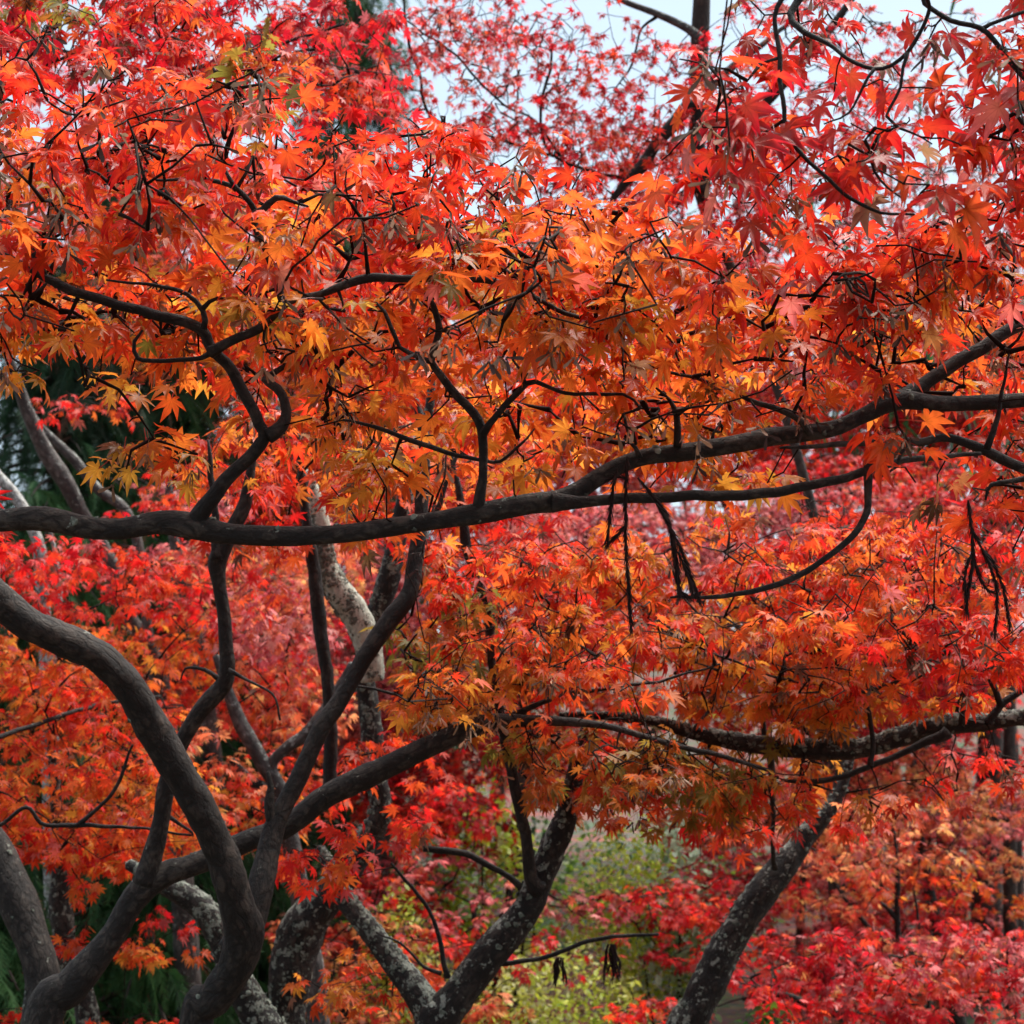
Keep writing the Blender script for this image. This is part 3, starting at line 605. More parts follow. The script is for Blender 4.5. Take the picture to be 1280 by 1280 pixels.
t9.foliage([ # orange tiers, right of the middle
 (1150, 700, 190, 55, 4.2, 5.2, .6, 'redor'), (960, 690, 150, 45, 4.2, 5.2, .55, 'redor'), (1180, 790, 190, 50, 4.0, 5.0, .75, 'redor'), (960, 790, 180, 50, 4.0, 5.0, .85, 'orange'),
 (1140, 860, 180, 40, 4.2, 5.2, .35, 'orange'), (930, 870, 160, 40, 4.1, 5.0, .8, 'orange'), (1200, 960, 120, 30, 4.6, 5.4, .3, 'redor'), (980, 990, 100, 50, 4.5, 5.2, .55, 'orange'),
 (870, 940, 110, 50, 4.4, 5.2, .6, 'olive'), (1400, 850, 110, 180, 4.2, 5.2, .5, 'redor'), (880, 725, 150, 45, 4.4, 5.4, .8, 'orange'), (1080, 735, 180, 45, 4.4, 5.4, .7, 'orange'), (860, 660, 110, 25, 4.6, 5.4, .5, 'orange'), (1120, 655, 120, 30, 4.8, 5.6, .5, 'redor'), (960, 1010, 110, 40, 4.8, 5.6, .35, 'redor'), (1100, 1000, 110, 25, 5.0, 5.6, .3, 'coral'), (1060, 880, 80, 20, 4.4, 4.9, .15, 'olive')], 1, .037, samara=.08, front=.06, bare=.8, twig=.0014, tier=8)
t5.foliage([ # orange tiers in the middle
 (700, 720, 160, 45, 4.2, 5.2, .8, 'orange'), (720, 790, 170, 50, 4.1, 5.1, .85, 'orange'), (700, 860, 170, 45, 4.0, 5.0, .95, 'orange'), (560, 790, 80, 60, 4.3, 5.2, .6, 'olive'),
 (740, 930, 110, 60, 4.3, 5.0, .7, 'olive'), (540, 870, 90, 40, 4.1, 5.0, .8, 'orange'), (840, 1000, 80, 40, 4.4, 5.0, .4, 'olive'), (620, 700, 130, 30, 4.3, 5., .5, 'orange'), (800, 950, 90, 45, 4.3, 5.2, .5, 'orange')], 1, .037, front=.08, bare=.8, twig=.0014, samara=.1, tier=8)
t7.foliage([(480, 950, 70, 30, 5.0, 5.6, .5, 'redor'), (470, 1030, 60, 30, 4.8, 5.4, .5, 'redor'), (410, 1080, 60, 35, 4.7, 5.1, .6, 'redor'), (450, 1230, 90, 40, 4.9, 5.6, .35, 'orange'),
 (720, 970, 60, 60, 4.7, 5.2, .5, 'olive'), (580, 640, 120, 40, 4.8, 5.6, .4, 'redor')], 1, .036, front=.3)
t4.foliage([(360, 640, 110, 50, 4.5, 5.3, .7, 'redor'), (380, 560, 160, 50, 4.2, 5.2, .7, 'orange'), (500, 600, 120, 60, 4.6, 5.4, .6, 'orange'), (-120, 700, 110, 260, 3.9, 4.6, .5, 'redor')], 1, .038)

# ================================================================ MIDDLE DISTANCE
m1 = Tree('maple with flame-orange tiers at the left edge, dark trunk leaning at the bottom corner')
m1.add(rough_down(limb('46,1300,46 54,1225,45 40,1172,46 22,1125,48 0,1075,44 -40,1010,38 -80,940,30', (5.3, 5.5))), M_BARKS, 'trunk', 16, .12, lichen=60)
m1.add(limb('-60,960,14 -20,930,8 60,900,6 130,880,5 200,870,3', (5.5, 6.2)), M_BARK)
m1.foliage([(90, 890, 140, 60, 5.8, 7.2, .8, 'orange'), (120, 980, 150, 50, 5.6, 7, .9, 'orange'), (130, 1045, 140, 35, 5.5, 6.6, .9, 'orange'), (60, 1030, 110, 40, 5.6, 6.8, .7, 'redor'), (70, 720, 130, 50, 6, 7.2, .75, 'red'),
 (60, 815, 150, 40, 6, 7.2, .7, 'orange'), (240, 970, 70, 60, 6, 7, .6, 'coral'), (110, 1100, 60, 20, 5.6, 6.2, .25, 'orange'), (120, 1172, 60, 14, 5.8, 6.2, .6, 'redor'), (190, 1180, 50, 16, 5.8, 6.2, .6, 'orange'), (215, 1150, 45, 14, 5.8, 6.3, .4, 'red'),
 (20, 1270, 80, 14, 5.6, 6.2, .5, 'orange'), (180, 1275, 60, 8, 5.8, 6.2, .5, 'redor'), (260, 740, 90, 40, 6, 7.4, .6, 'red')], 1, .036, tier=7)
m2 = Tree('thin stem wrapped in white-grey lichen, alone before the dark conifer at lower left')
m2.add(rough_down(limb('111,1290,30 100,1235,30 83,1197,28 79,1161,28 74,1125,25 75,1085,20 72,1030,16 66,960,12 60,900,8', 6.3)), M_BARKL, 'trunk', 14, .16, lichen=520)
m3 = Tree('grey maple trunks leaning across the dark conifer above the long limb, near the left edge')
m3.add(rough_down(limb('240,1290,34 215,960,28 190,816,22 165,780,21 154,755,22 140,708,20 120,672,20 101,640,20 83,604,22 57,565,20 40,529,18 25,489,14 10,440,10', (8, 7.6))), M_BARKG, 'trunk', 12, .12)
m3.add(limb('186,810,14 176,700,13 158,640,12 122,611,12 93,575,13 54,536,9 30,500,5', 7.8), M_BARKG)
m3.foliage([(110, 505, 90, 16, 7, 8, .3, 'redor'), (200, 610, 70, 30, 7, 8, .25, 'redor'), (210, 645, 80, 14, 7, 8.4, .3, 'red'), (330, 720, 130, 60, 7.2, 8.6, .8, 'coral'), (200, 820, 120, 50, 7.2, 8.6, .7, 'orange')], 1, .036, tier=7)
m4 = Tree('pale slender maple with whitish bark beside the left edge, behind the long limb')
m4.add(rough_down(limb('70,1290,26 62,900,22 54,755,18 52,722,18 47,676,15 22,625,16 0,597,13 -30,560,10', 8.3)), M_BIRCH, 'trunk', 12, .1)
m4.add(limb('60,860,10 75,770,8 70,700,6 62,660,4', 8.3), M_BIRCH)
m5 = Tree('short grey maple trunk seen just under the long limb, left of the hanging fork')
m5.add(rough_down(limb('300,1290,30 260,900,24 237,755,19 230,733,19 219,683,14 212,620,11 205,560,8', 8.5)), M_BARKG, 'trunk', 12, .1)
m5.foliage([(260, 620, 80, 30, 8, 9, .35, 'pink'), (270, 710, 110, 35, 8, 9.5, .6, 'pink'), (320, 860, 120, 60, 8.4, 9.6, .9, 'redor'), (380, 810, 110, 60, 8.4, 9.6, .8, 'crim')], 2, .038)
m6 = Tree('maple with crossing grey lichened stems framed between the arched trunk and the rising limb')
m6.add(rough_down(limb('400,1290,30 372,1100,26 352,1000,22 349,985,20 330,956,21 302,906,18 287,870,14 270,820,10', 6.6)), M_BARKG, 'trunk', 12, .12, lichen=60)
m6.add(limb('345,985,15 340,955,14 362,932,15 382,918,16 410,880,12 440,830,9', 6.6), M_BARKG)
m6.add(limb('350,990,13 330,984,14 309,972,12 290,950,8', 6.6), M_BARKL)
m6.add(limb('340,1300,44 300,1230,36 273,1165,34 251,1132,32 222,1114,28 195,1100,20 160,1080,14', 5.4), M_BARKL, 'branch', 14, .12, lichen=260)
m6.foliage([(360, 870, 90, 50, 6.6, 8, .5, 'coral'), (300, 1010, 80, 50, 6.6, 8, .6, 'orange'), (380, 960, 60, 60, 7, 8, .4, 'redor'), (350, 770, 90, 50, 6.6, 8, .6, 'pink')], 1, .036)
m7 = Tree('dark maple trunk rising against the sky, forking into two thick black limbs')
m7.add(rough_down(limb('846,1400,44 872,1262,38 931,1143,34 992,1068,24 1038,1008,18 1052,930,14 1030,700,12 950,420,12 880,260,14 868,187,20 874,144,22 874,72,23 877,0,23 880,-120,26 886,-300,18', (7.8, 7.2))), M_CEDAR, 'trunk', 14, .1, clear=False)
m7.add(limb('868,215,20 876,140,18 862,132,18 842,155,17 820,180,16 805,205,16 784,226,12 765,250,7', 6.9), M_BARK)
m7.add(limb('872,240,20 892,186,16 924,158,18 957,126,16 1000,80,13 1050,20,10 1100,-60,6', 7.0), M_BARK)
m7.add(limb('875,50,14 860,36,10 823,18,9 777,0,8 720,-30,6', 7.2), M_BARKG)
m7.add(limb('876,120,12 895,100,11 917,83,10 960,50,7 1010,10,4', 7.2), M_BARKG)
m7.add(limb('790,225,5 740,215,5 687,190,4 676,136,4 687,90,4 690,60,3', 7.2), M_TWIG)
m7.add(limb('700,195,4 669,151,3 633,133,3 597,100,3 568,68,3 532,43,3 500,20,2', 7.2), M_TWIG)
m7.add(limb('692,195,4 610,170,4 545,150,4 528,118,4 525,93,4 511,54,4 505,0,3 500,-60,2', 7.3), M_TWIG)
m7.add(limb('823,18,5 800,40,3 790,80,3 770,110,2', 7.2), M_TWIG)
m7.foliage([(620, 110, 150, 70, 6.8, 8, .26, 'crim'), (560, 60, 110, 50, 6.8, 8, .16, 'pink'), (780, 120, 110, 90, 6.6, 7.8, .32, 'crim'), (700, 190, 160, 50, 6.6, 8, .45, 'crim'), (640, 20, 150, 30, 6.8, 8, .28, 'crim'), (850, 210, 150, 60, 6.6, 7.8, .2, 'crim'),
 (960, 250, 200, 40, 6.8, 8, .26, 'pink'), (1180, 250, 140, 60, 6.8, 8, .24, 'pink'), (1200, 120, 120, 110, 6.8, 8, .12, 'pink'), (1000, 100, 140, 110, 6.6, 7.8, .26, 'crim'), (800, 300, 200, 60, 6.8, 8, .35, 'crim'), (1100, 330, 250, 50, 7, 8, .3, 'pink')],
 2, .029, (4, 8), twig=.0013, bare=.5, tier=3, avoid=False)
m8 = Tree('dull red maple filling the top left corner above the nearest crown')
m8.add(rough_down(limb('-260,1400,60 -240,900,50 -180,500,38 -80,250,28 0,120,18 60,40,12 100,-40,8', (5.2, 4.9))), M_BARK, 'trunk', 12)
m8.add(limb('-10,135,8 0,65,6 54,79,5 110,60,4 180,20,4 240,-20,3', 4.8), M_BARK)
m8.add(limb('20,95,8 68,75,5 74,47,5 75,0,4 78,-50,3', 4.7), M_BARK)
m8.add(limb('60,60,8 200,90,6 330,60,5 430,30,3', 5), M_BARK)
m8.foliage([(90, 40, 170, 70, 4.2, 5.4, .7, 'crim'), (290, 40, 140, 60, 4.6, 5.8, .5, 'crim'), (420, 60, 110, 70, 5, 6.4, .35, 'crim'), (300, 110, 140, 40, 4.4, 5.6, .5, 'redor'), (60, 20, 60, 40, 4.2, 5, .4, 'olive'), (430, 110, 90, 35, 5, 6, .5, 'crim'), (400, 30, 60, 50, 5, 6, .3, 'crim'), (330, 75, 60, 30, 4.4, 5.2, .35, 'olive'), (-140, 150, 120, 260, 4.4, 5.4, .5, 'red'), (240, 30, 90, 40, 4, 5, .4, 'redor')],
 1, .036, twig=.0014, tier=3)

# ================================================================ FAR MAPLES
def far(label, trunk, d, blobs, leafm=.036, barkm=None, lod=2, cat='tree', branches=(), twig=.002, per=(5, 9), tier=6.):
    t = Tree(label, cat); t.add(rough_down(limb(trunk, d)), barkm or M_BARK, 'trunk', 9, .1, clear=False)
    for b in branches: t.add(limb(b, d), barkm or M_BARK, clear=False)
    t.foliage([(x, y, rx, ry, d - dd, d + dd, c, p) for (x, y, rx, ry, dd, c, p) in blobs], lod, leafm, per, twig, tier=tier, avoid=False, droop=(0., 1.0))
    return t
far('young maple with thin black stems fanning up in a V over low crimson tiers', '1140,1290,9 1132,1215,9 1122,1161,8 1122,1090,6 1118,1040,3', 8.6,
    [(1100, 1040, 120, 45, .8, .5, 'coral'), (1030, 1110, 80, 40, .7, .5, 'coral'), (1150, 1100, 90, 30, .6, .25, 'orange')], branches=('1130,1212,8 1125,1201,8 1100,1172,7 1079,1151,6 1050,1115,4 1030,1080,2', '1124,1155,6 1110,1136,6 1100,1129,5 1064,1111,3', '1101,1130,4 1096,1105,4 1088,1070,2', '1134,1210,5 1148,1165,4 1142,1110,3'), lod=1)
far('low crimson maple spreading along the bottom right corner', '1160,1400,24 1150,1300,18 1120,1262,12 1036,1266,9 982,1244,8 928,1248,6', 7.8,
    [(1150, 1190, 150, 40, 1, .35, 'crim'), (1200, 1245, 150, 45, .9, .45, 'crim'), (1180, 1220, 160, 50, .9, .5, 'pink'), (1120, 1200, 140, 40, .9, .2, 'coral'), (1060, 1250, 130, 35, .9, .8, 'red'), (1000, 1200, 110, 40, 1, .7, 'crim'), (820, 1262, 60, 18, .5, .6, 'redor')], lod=1)
far('scarlet maple crown spreading behind the V-shaped trunk at the bottom middle', '700,1400,22 660,1290,16 620,1230,12 600,1180,9 590,1130,6', 9,
    [(550, 1110, 110, 50, .8, .35, 'pink'), (540, 1020, 80, 40, .8, .7, 'red'), (820, 1130, 100, 24, .8, .5, 'red'), (890, 1165, 90, 45, .8, .8, 'crim'), (720, 1130, 80, 20, .7, .35, 'pink'), (480, 1140, 90, 60, .7, .5, 'red'), (930, 1110, 80, 30, .8, .7, 'crim')], lod=1)
far('coral maple low behind the lichen trunk at the lower middle left', '440,1400,20 430,1290,14 440,1200,10 460,1140,6', 8.4,
    [(690, 1190, 120, 30, .6, .16, 'crim'), (430, 1170, 90, 40, .8, .6, 'coral'), (480, 1250, 100, 35, .8, .5, 'coral'), (560, 1190, 70, 40, .8, .4, 'redor'), (600, 1260, 60, 20, .6, .5, 'coral')], lod=1)
far('rose-pink maple in the gap right of the grey lichen trunk', '470,1300,22 480,1000,18 490,850,12 480,760,8', 10,
    [(430, 900, 90, 70, .8, 1.4, 'pink'), (470, 780, 110, 60, .8, 1.1, 'pink'), (540, 930, 100, 60, .8, 1.2, 'crim'), (520, 1000, 80, 40, .8, .9, 'red'), (440, 690, 90, 50, .8, .9, 'pink'), (590, 1040, 60, 40, .8, .7, 'red')], barkm=M_BARKG)
far('rose-red maple behind the middle of the view under the long limb', '640,1300,26 650,1000,20 660,800,14 650,640,8', 10.5,
    [(650, 700, 130, 60, 1, 1.1, 'pink'), (620, 800, 120, 60, 1, 1.1, 'crim'), (780, 680, 120, 50, 1, 1.2, 'pink'), (760, 780, 110, 60, 1, 1., 'redor'), (560, 580, 130, 60, 1, 1., 'redor'), (700, 890, 120, 50, 1, .8, 'redor'), (740, 960, 80, 40, 1, .6, 'orange')], barkm=M_BARKG)
far('rose-pink maple filling the view right of the hooked limb', '1060,1300,26 1040,1000,20 1030,800,14 1020,640,8', 10.5,
    [(930, 690, 110, 55, 1, 1.3, 'pink'), (1080, 650, 120, 50, 1, 1.0, 'pink'), (1190, 680, 120, 60, 1, 1.0, 'crim'), (960, 780, 120, 50, 1, 1.0, 'pink'), (1140, 770, 130, 60, 1, 1.1, 'pink'), (960, 880, 110, 50, 1, 1.0, 'redor'), (1120, 870, 130, 50, 1, 1.1, 'crim'), (1210, 600, 100, 40, 1, .8, 'red'), (1050, 600, 120, 30, 1, .9, 'red')], barkm=M_BARKG)
far('orange-coral maple behind the cedar trunks at the right', '1230,1400,26 1180,1200,18 1150,1050,12 1140,950,8', 10.5,
    [(1100, 970, 110, 40, 1, .8, 'coral'), (1190, 1010, 120, 35, 1, .75, 'coral'), (1040, 1030, 90, 40, 1, .6, 'orange'), (1180, 1080, 110, 25, .9, .7, 'coral'), (1230, 1020, 80, 35, 1, .6, 'pink'), (1240, 1130, 60, 16, .8, .5, 'orange'), (1120, 1140, 90, 50, 1, .5, 'crim'), (900, 1010, 90, 50, 1, .6, 'coral')])
far('dusky crimson maple behind everything at the right, its top lost in the canopy', '1280,1400,22 1262,900,17 1230,500,12 1200,320,7', 13,
    [(1220, 350, 140, 70, 1.4, .9, 'pink'), (1080, 400, 150, 80, 1.4, .9, 'pink'), (1230, 480, 140, 80, 1.4, 1.1, 'crim'), (1060, 530, 160, 70, 1.4, 1.1, 'crim'), (1160, 960, 150, 60, 1, .5, 'crim'), (1130, 1190, 160, 50, 1., 1., 'crim')], .05, barkm=M_CEDAR)
far('crimson maple far behind the middle of the canopy', '850,1400,22 900,1190,16 985,1070,12 1010,900,9 850,500,8 780,330,6', 13,
    [(850, 380, 170, 80, 1.4, .9, 'crim'), (650, 360, 160, 80, 1.4, .9, 'redor'), (850, 530, 160, 80, 1.4, 1.1, 'redor'), (640, 500, 150, 80, 1.4, 1.1, 'orange'), (700, 600, 150, 60, 1.4, 1., 'pink')], .05, barkm=M_CEDAR)
far('orange-red maple far behind the left of the canopy', '330,1400,22 340,900,17 330,500,13 320,250,8', 12,
    [(140, 260, 170, 100, 1.4, .8, 'redor'), (380, 300, 170, 100, 1.4, .9, 'redor'), (420, 450, 150, 90, 1.4, 1.1, 'orange'), (200, 400, 170, 70, 1.4, .9, 'orange'), (430, 600, 120, 80, 1.4, 1., 'redor'), (300, 600, 60, 60, 1.4, .6, 'redor'), (310, 760, 120, 60, 1.2, .9, 'crim')], .05, barkm=M_CEDAR)
far('rust-coloured maple in the distance at the far left, behind the pale slender stem', '-80,1400,40 -60,1000,32 -30,800,22 0,700,12', 13,
    [(-40, 900, 170, 90, 1.2, .5, 'redor'), (120, 850, 140, 70, 1.2, .8, 'redor'), (190, 970, 110, 50, 1.2, .8, 'coral'), (-60, 760, 120, 50, 1.2, .3, 'crim')], .05, barkm=M_CEDAR)

far('wide dusky pink maple low in the distance at the right, between the cedar trunks', '1010,1400,16 1000,1200,12 1005,1080,8', 12.5,
    [(960, 1080, 110, 60, 1, .35, 'pink'), (1120, 1060, 130, 70, 1, .4, 'crim'), (1090, 1150, 170, 60, 1, .4, 'pink'), (1000, 960, 140, 50, 1, .3, 'coral'), (760, 1150, 90, 25, 1, .3, 'pink'), (880, 1090, 60, 60, 1, .3, 'crim')], .045, barkm=M_CEDAR)
far('tall dusky red tree in the distance behind the left of the canopy', '120,1400,20 140,900,16 150,500,12', 17,
    [(20, 340, 160, 60, 2, .35, 'crim'), (300, 400, 160, 170, 2, .5, 'redor'), (60, 200, 200, 120, 2, .3, 'crim'), (330, 700, 160, 120, 2, .4, 'crim'), (250, 200, 160, 80, 2, .3, 'crim')], .075, barkm=M_CEDAR)
far('tall muted red tree in the distance behind the middle of the view', '640,1400,20 620,900,16 610,500,12', 17.5,
    [(560, 420, 180, 130, 2, .5, 'crim'), (640, 650, 190, 130, 2, .5, 'crim'), (640, 880, 190, 110, 2, .4, 'redor'), (820, 420, 160, 110, 2, .5, 'crim')], .075, barkm=M_CEDAR)
far('tall muted crimson tree in the distance behind the right of the view', '1060,1400,20 1050,900,16 1060,500,12', 18,
    [(1000, 480, 200, 130, 2, .5, 'crim'), (1230, 500, 150, 150, 2, .4, 'crim'), (900, 720, 180, 120, 2, .5, 'pink'), (1120, 800, 200, 120, 2, .45, 'crim'), (1100, 1040, 220, 120, 2, .35, 'crim')], .075, barkm=M_CEDAR)

# ================================================================ CEDAR TRUNKS, CONIFERS, SHRUBS
for lab, s, d in [('dark cedar trunk at the lower right, the widest of the straight upright trunks', '1236,1300,44 1234,1150,40 1236,1000,34 1238,930,30 1240,600,24', 12.5),
                  ('narrow dark cedar trunk against the right edge, just right of the widest one', '1266,1300,20 1263,1150,18 1262,1000,17 1262,900,16 1262,600,12', 11.8),
                  ('cedar trunk left of the widest one, half hidden by coral leaves', '1196,1300,34 1188,1100,30 1178,960,26 1172,860,24 1166,560,18', 14),
                  ('thin grey cedar trunk in the distance behind the young V-shaped maple', '1168,1300,16 1160,1150,15 1155,1050,14 1150,700,10', 15)]:
    t = Tree(lab, 'tree', 'cedar_tree', 'straight cedar trunks at the right'); pr = rough_down(limb(s, d)); t.add(pr, M_CEDAR, 'trunk', 14, .12, clear=False)
    top = pr[-1]; mb = MB(); nq = 900      # short foliage tuft at the top, hidden above the maples
    c = top[:3] + rng.normal(0, 1, (nq, 3)) * np.array([.7, .7, .6]) + np.array([0, 0, .8])
    lib = [dict(V=np.array([(-.06, 0, 0), (.06, 0, 0), (.05, .6, -.1), (0, 1, -.25), (-.05, .6, -.1)], float), F4=np.array([(0, 1, 2, 4)]), F3=np.array([(4, 2, 3)]), npet=5)]
    place_leaves(mb, c, rng.uniform(.12, .3, nq), tints(c, 'dark'), 2, (.2, 1.3), 0, lib); mb.build('crown', M_NEEDLE, t.e, t.org)

def frond_lib():
    out = []
    for k in range(5):
        rr = random.Random(k); V = []; F3 = []
        for i in range(26):
            u = i / 26; cx, cz = 0, -.5 * u * u
            for s in (-1, 1):
                o = len(V); a = rr.uniform(.4, .9); l = (.34 - .22 * u) * rr.uniform(.7, 1.1)
                V += [(0, u, cz + .01), (0, u + .022, cz - .01), (s * l * math.sin(a), u + l * math.cos(a), cz - .12 * l - rr.uniform(0, .08))]; F3.append((o, o + 1, o + 2))
        out.append(dict(V=np.array(V), F3=np.array(F3), F4=np.zeros((0, 4), int), npet=len(V)))
    return out
FROND = frond_lib()
def place_simple(mb, pos, size, tint, lib, droop, facing=0.):
    n = len(pos); Rm = rotmats(n, droop, .4, facing); pick = rng.integers(0, len(lib), n)
    for k, lf in enumerate(lib):
        ix = np.where(pick == k)[0]
        if not len(ix): continue
        L = lf['V'][None] * size[ix][:, None, None]; W = np.einsum('nij,nkj->nki', Rm[ix], L) + pos[ix][:, None]
        nv = len(lf['V']); o = (np.arange(len(ix)) * nv)[:, None, None]
        mb.add(W.reshape(-1, 3), (lf['F4'][None] + o).reshape(-1, 4) if len(lf['F4']) else (), (lf['F3'][None] + o).reshape(-1, 3) if len(lf['F3']) else (), np.repeat(tint[ix], nv, 0))
def conifer(label, x, ybase_px, d, h, w_, n, name='conifer', r=.1):
    base = P(x, 976, d); gz = ground_z(base[0], base[1]); t = Tree(label, 'tree', name)
    pr = np.array([[base[0], base[1], gz - .1, r], [base[0] + .05, base[1], gz + h * .5, r * .6], [base[0], base[1], gz + h, r * .1]])
    t.add(pr, M_CEDAR, 'trunk', 10, .1, clear=False, step=.15)
    mb = MB(); tw = MB(); pos = []
    for k in range(n):
        u = random.random() ** .8; z = gz + .1 + u * h; R_ = w_ * (1 - u * .85) * random.uniform(.75, 1.1); a = random.uniform(0, 6.283)
        st = np.array([base[0], base[1], z]); en = st + np.array([math.cos(a) * R_, math.sin(a) * R_, -.25 * R_]); mid = (st + en) / 2 + np.array([0, 0, .15 * R_])
        q = np.linspace(0, 1, 7)[:, None]; c = st * (1 - q) ** 2 + mid * 2 * q * (1 - q) + en * q * q
        V, Q, T = tube(np.concatenate([c, np.linspace(r * .18, .003, 7)[:, None]], 1), 4); tw.add(V, Q, T)
        for _ in range(int(7 + R_ * 16)):
            qq = random.uniform(.15, 1.02); pos.append(st * (1 - qq) ** 2 + mid * 2 * qq * (1 - qq) + en * qq * qq + rng.normal(0, .05, 3))
    pos = np.array(pos); tw.build('branches', M_CEDAR, t.e, t.org)
    place_simple(mb, pos, rng.uniform(.16, .36, len(pos)), tints(pos, 'dark', .4, 1.5), FROND, (.2, 1.2)); mb.build('crown', M_NEEDLE, t.e, t.org)
conifer('dark green conifer filling the gap under the leaning limb at the bottom left', 185, 0, 8.4, 1.95, .95, 150)
conifer('dark green conifer behind the grey leaning trunks above the long limb at the left edge', 60, 0, 10.5, 4.6, 1.6, 300)
conifer('tall green conifer whose top shows between the red leaves at the top left', 430, 0, 15, 9.5, 1.2, 420, r=.06)
conifer('dark green conifer in the gap under the yellow leaves, above the long limb', 215, 0, 11.2, 4.6, 1.2, 260)
conifer('dark green conifer far behind the gap between the leaning grey trunks', 140, 0, 13, 5.6, 1.5, 260)
conifer('small dark conifer standing behind the lichen-wrapped stem at the bottom left edge', 0, 0, 7.8, 1.5, .7, 90)
conifer('dark conifer just below the long limb left of the middle', 330, 0, 11.5, 3.9, .9, 130)

def oval_lib():
    out = []
    for k in range(4):
        rr = random.Random(k + 9); w_ = rr.uniform(.22, .34); c = rr.uniform(.1, .4)
        V = [(0, 0, 0), (-w_ * .8, .3, .05), (-w_, .55, .05 - c * .15), (-w_ * .5, .85, -c * .3), (0, 1, -c * .45), (w_ * .5, .85, -c * .3), (w_, .55, .05 - c * .15), (w_ * .8, .3, .05), (0, .5, -.03)]
        out.append(dict(V=np.array(V), F4=np.array([(0, 8, 2, 1), (8, 4, 3, 2), (0, 7, 6, 8), (8, 6, 5, 4)]), F3=np.zeros((0, 3), int), npet=9))
    return out
OVAL = oval_lib()
def shrub(label, x, y, d, rx, ry, cov, pal, leafm=.05, name='shrub', full=True):
    """rx, ry in picture pixels at depth d"""
    t = Tree(label, 'shrub', name); c = P(x, y, d); gz = ground_z(c[0], c[1]); wx, wz = rx * pxs(d), ry * pxs(d); base = np.array([c[0], c[1], gz - .05])
    if full: top = c[2] + wz; c = np.array([c[0], c[1], (top + gz) / 2]); wz = (top - gz) / 2
    n = int(cov * 3.14 * wx * wz / (leafm ** 2 * .3)); u = nrm(rng.normal(0, 1, (n, 3))) * (rng.random((n, 1)) ** .4)
    pos = c + u * np.array([wx, wx * .8, wz]); keep = np.array([noise.noise(Vector(p) * 3.5) > random.uniform(-.6, .1) for p in pos]) & (pos[:, 2] > gz); pos = pos[keep]
    nst = 9 if full else 2; ends = pos[rng.integers(0, len(pos), nst)]
    for e in ends:
        q = np.linspace(0, 1, 6)[:, None]; mid = np.array([base[0] * .4 + e[0] * .6, base[1] * .4 + e[1] * .6, (base[2] + e[2]) * .5]); cc = base * (1 - q) ** 2 + mid * 2 * q * (1 - q) + e * q * q
        t.add(np.concatenate([cc, np.linspace(.014, .004, 6)[:, None]], 1), M_TWIG, 'stem', 6, 0, clear=False, step=.1)
    mb = MB(); place_simple(mb, pos, leafm * rng.uniform(.6, 1.2, len(pos)), tints(pos, pal, .6, 2.), OVAL, (-.3, 1.), .3); mb.build('leaves', M_GREEN, t.e, t.org)
shrub('yellow-green shrub glowing between the rising limb and the V-shaped trunk', 610, 1015, 9.3, 75, 50, 3., 'lime')
shrub('lime-green shrub at the bottom middle, right of the V-shaped trunk', 700, 1225, 8.6, 130, 55, 2.8, 'lime', .035)
shrub('green shrub at the right of the V-shaped trunk, under olive leaves', 790, 1065, 9.3, 90, 55, 2.6, 'lime', .04)
shrub('pale glossy-leaved shrub beside the leaning trunk at the lower right', 845, 1040, 9.0, 50, 55, 2.4, 'pale', .05)
shrub('low green shrub left of the V-shaped trunk at the bottom', 490, 1240, 9.5, 110, 60, 2.5, 'lime', .04)
shrub('small lime shrub seen through pink leaves left of the V-shaped trunk', 500, 1120, 8.6, 70, 20, 2.4, 'lime', .035)
shrub('green shrub beneath the crimson leaves at the bottom right, left of centre there', 960, 1270, 7, 60, 25, 2.2, 'green', .045)
shrub('bright green patch of shrub far off right of the hooked limb', 1160, 600, 11.5, 60, 24, 1.6, 'lime', .05, full=False)
shrub('olive green shrub behind the flame-orange tiers at the left edge', 20, 960, 10, 60, 40, 1, 'green', .05)
shrub('yellowing shrub low behind the lichen trunk at the bottom', 420, 1270, 9, 50, 40, 1, 'lime', .04)
shrub('broad green shrub in the distance behind the lower middle', 680, 1130, 14, 330, 110, 2., 'green', .07)
shrub('rust-green undergrowth shrub in the distance at the lower right', 1130, 1180, 15.5, 240, 110, 2., 'olive', .07)
shrub('dark green shrub in the distance behind the bottom left conifers', 140, 1150, 13, 240, 120, 2.2, 'dark', .07)

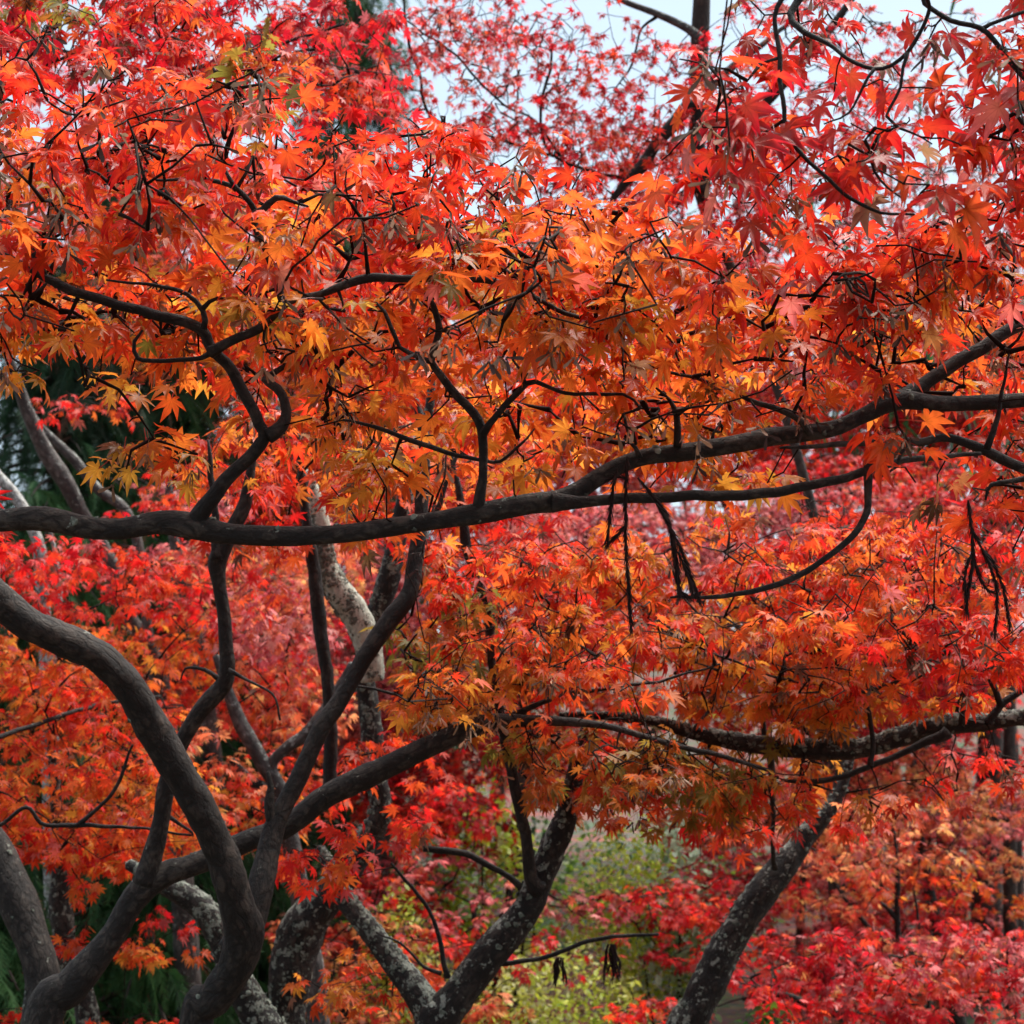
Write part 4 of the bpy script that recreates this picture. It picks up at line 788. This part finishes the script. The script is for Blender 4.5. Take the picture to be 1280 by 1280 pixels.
# ================================================================ DEAD CONIFER SPRIGS caught on the limbs
def sprig(label, strands, d, w_=.016):
    e = bpy.data.objects.new('dead_sprig', None); S.collection.objects.link(e); e['label'] = label; e['category'] = 'dead sprig'; e['group'] = 'dead conifer sprigs caught on the branches'
    f = [float(v) for v in strands[0].split()[0].split(',')]; org = P(f[0], f[1], d); e.location = org
    for s in strands:
        q = np.array([[float(v) for v in t.split(',')] for t in s.split()]); dd = d + random.uniform(-.02, .02)
        c = spline(np.concatenate([PA(np.stack([q[:, 0], q[:, 1], np.full(len(q), dd)], 1)), np.full((len(q), 1), .0016)], 1), .004)
        mb = MB(); V, Q, T = tube(c, 5); dk = np.array((.016, .008, .007)); mb.add(V, Q, T, dk)
        for i in range(0, len(c) - 1):
            t = nrm(c[i + 1, :3] - c[i, :3])
            for _ in range(7):
                r = rng.normal(0, 1, 3); r = nrm(r - t * (r @ t)); l = random.uniform(.5, 1.1) * w_; tip = c[i, :3] + t * l * 1.4 + r * l * .55; sd_ = np.cross(t, r) * .0013
                mb.add(np.array([c[i, :3] + sd_, c[i, :3] - sd_, tip + t * .002]), (), [(0, 1, 2)], dk * random.uniform(.6, 2.4))
        mb.build('twig', M_DEAD, e, org)
sprig('brown dead conifer sprig hanging straight down from the long limb just right of the middle', ['784,570 782,620 783,697 786,740 789,787', '772,585 766,611 762,650 759,676', '783,655 772,668 760,680', '786,600 772,596 760,600'], 3.07)
sprig('longer brown dead sprig slanting down to a forked tip on the hooked limb', ['797,597 820,625 834,647 842,690 845,715 850,744', '820,629 838,661 846,700 849,740', '838,660 852,690 862,715 874,751', '848,690 860,720 866,742', '849,738 860,746 873,742'], 3.03)
sprig('brown dead sprig hanging in three strands near the right edge', ['1210,625 1215,669 1216,700 1211,733 1208,765', '1213,660 1226,683 1244,726 1246,760 1244,791', '1228,686 1242,705 1255,740 1262,784', '1216,695 1222,715 1232,735 1240,740', '1215,690 1206,720 1208,750'], 3.1)
def clump(x, y, n, h): return [' '.join('%d,%d' % (x + dx * (1 + .5 * k) + random.uniform(-2, 2), y + k * h / 3 * f) for k in range(4)) for dx, f in [(random.uniform(-5, 5), random.uniform(.6, 1.1)) for _ in range(n)]]
sprig('small brown dead sprig dangling from the thin twig right of the V-shaped trunk base', clump(700, 1197, 9, 34), 4.93, .012)
sprig('dead brown sprig bunch hanging halfway between the V-shaped trunk and the leaning bottom trunk', clump(764, 1180, 12, 44), 4.93, .013)
print('verts', sum(len(m.vertices) for m in bpy.data.meshes), 'polys', sum(len(m.polygons) for m in bpy.data.meshes))

for o in bpy.data.objects:
    if 'label' in o and not 4 <= len(o['label'].replace('-', ' ').split()) <= 16: print('LONG', len(o['label'].split()), o['label'])
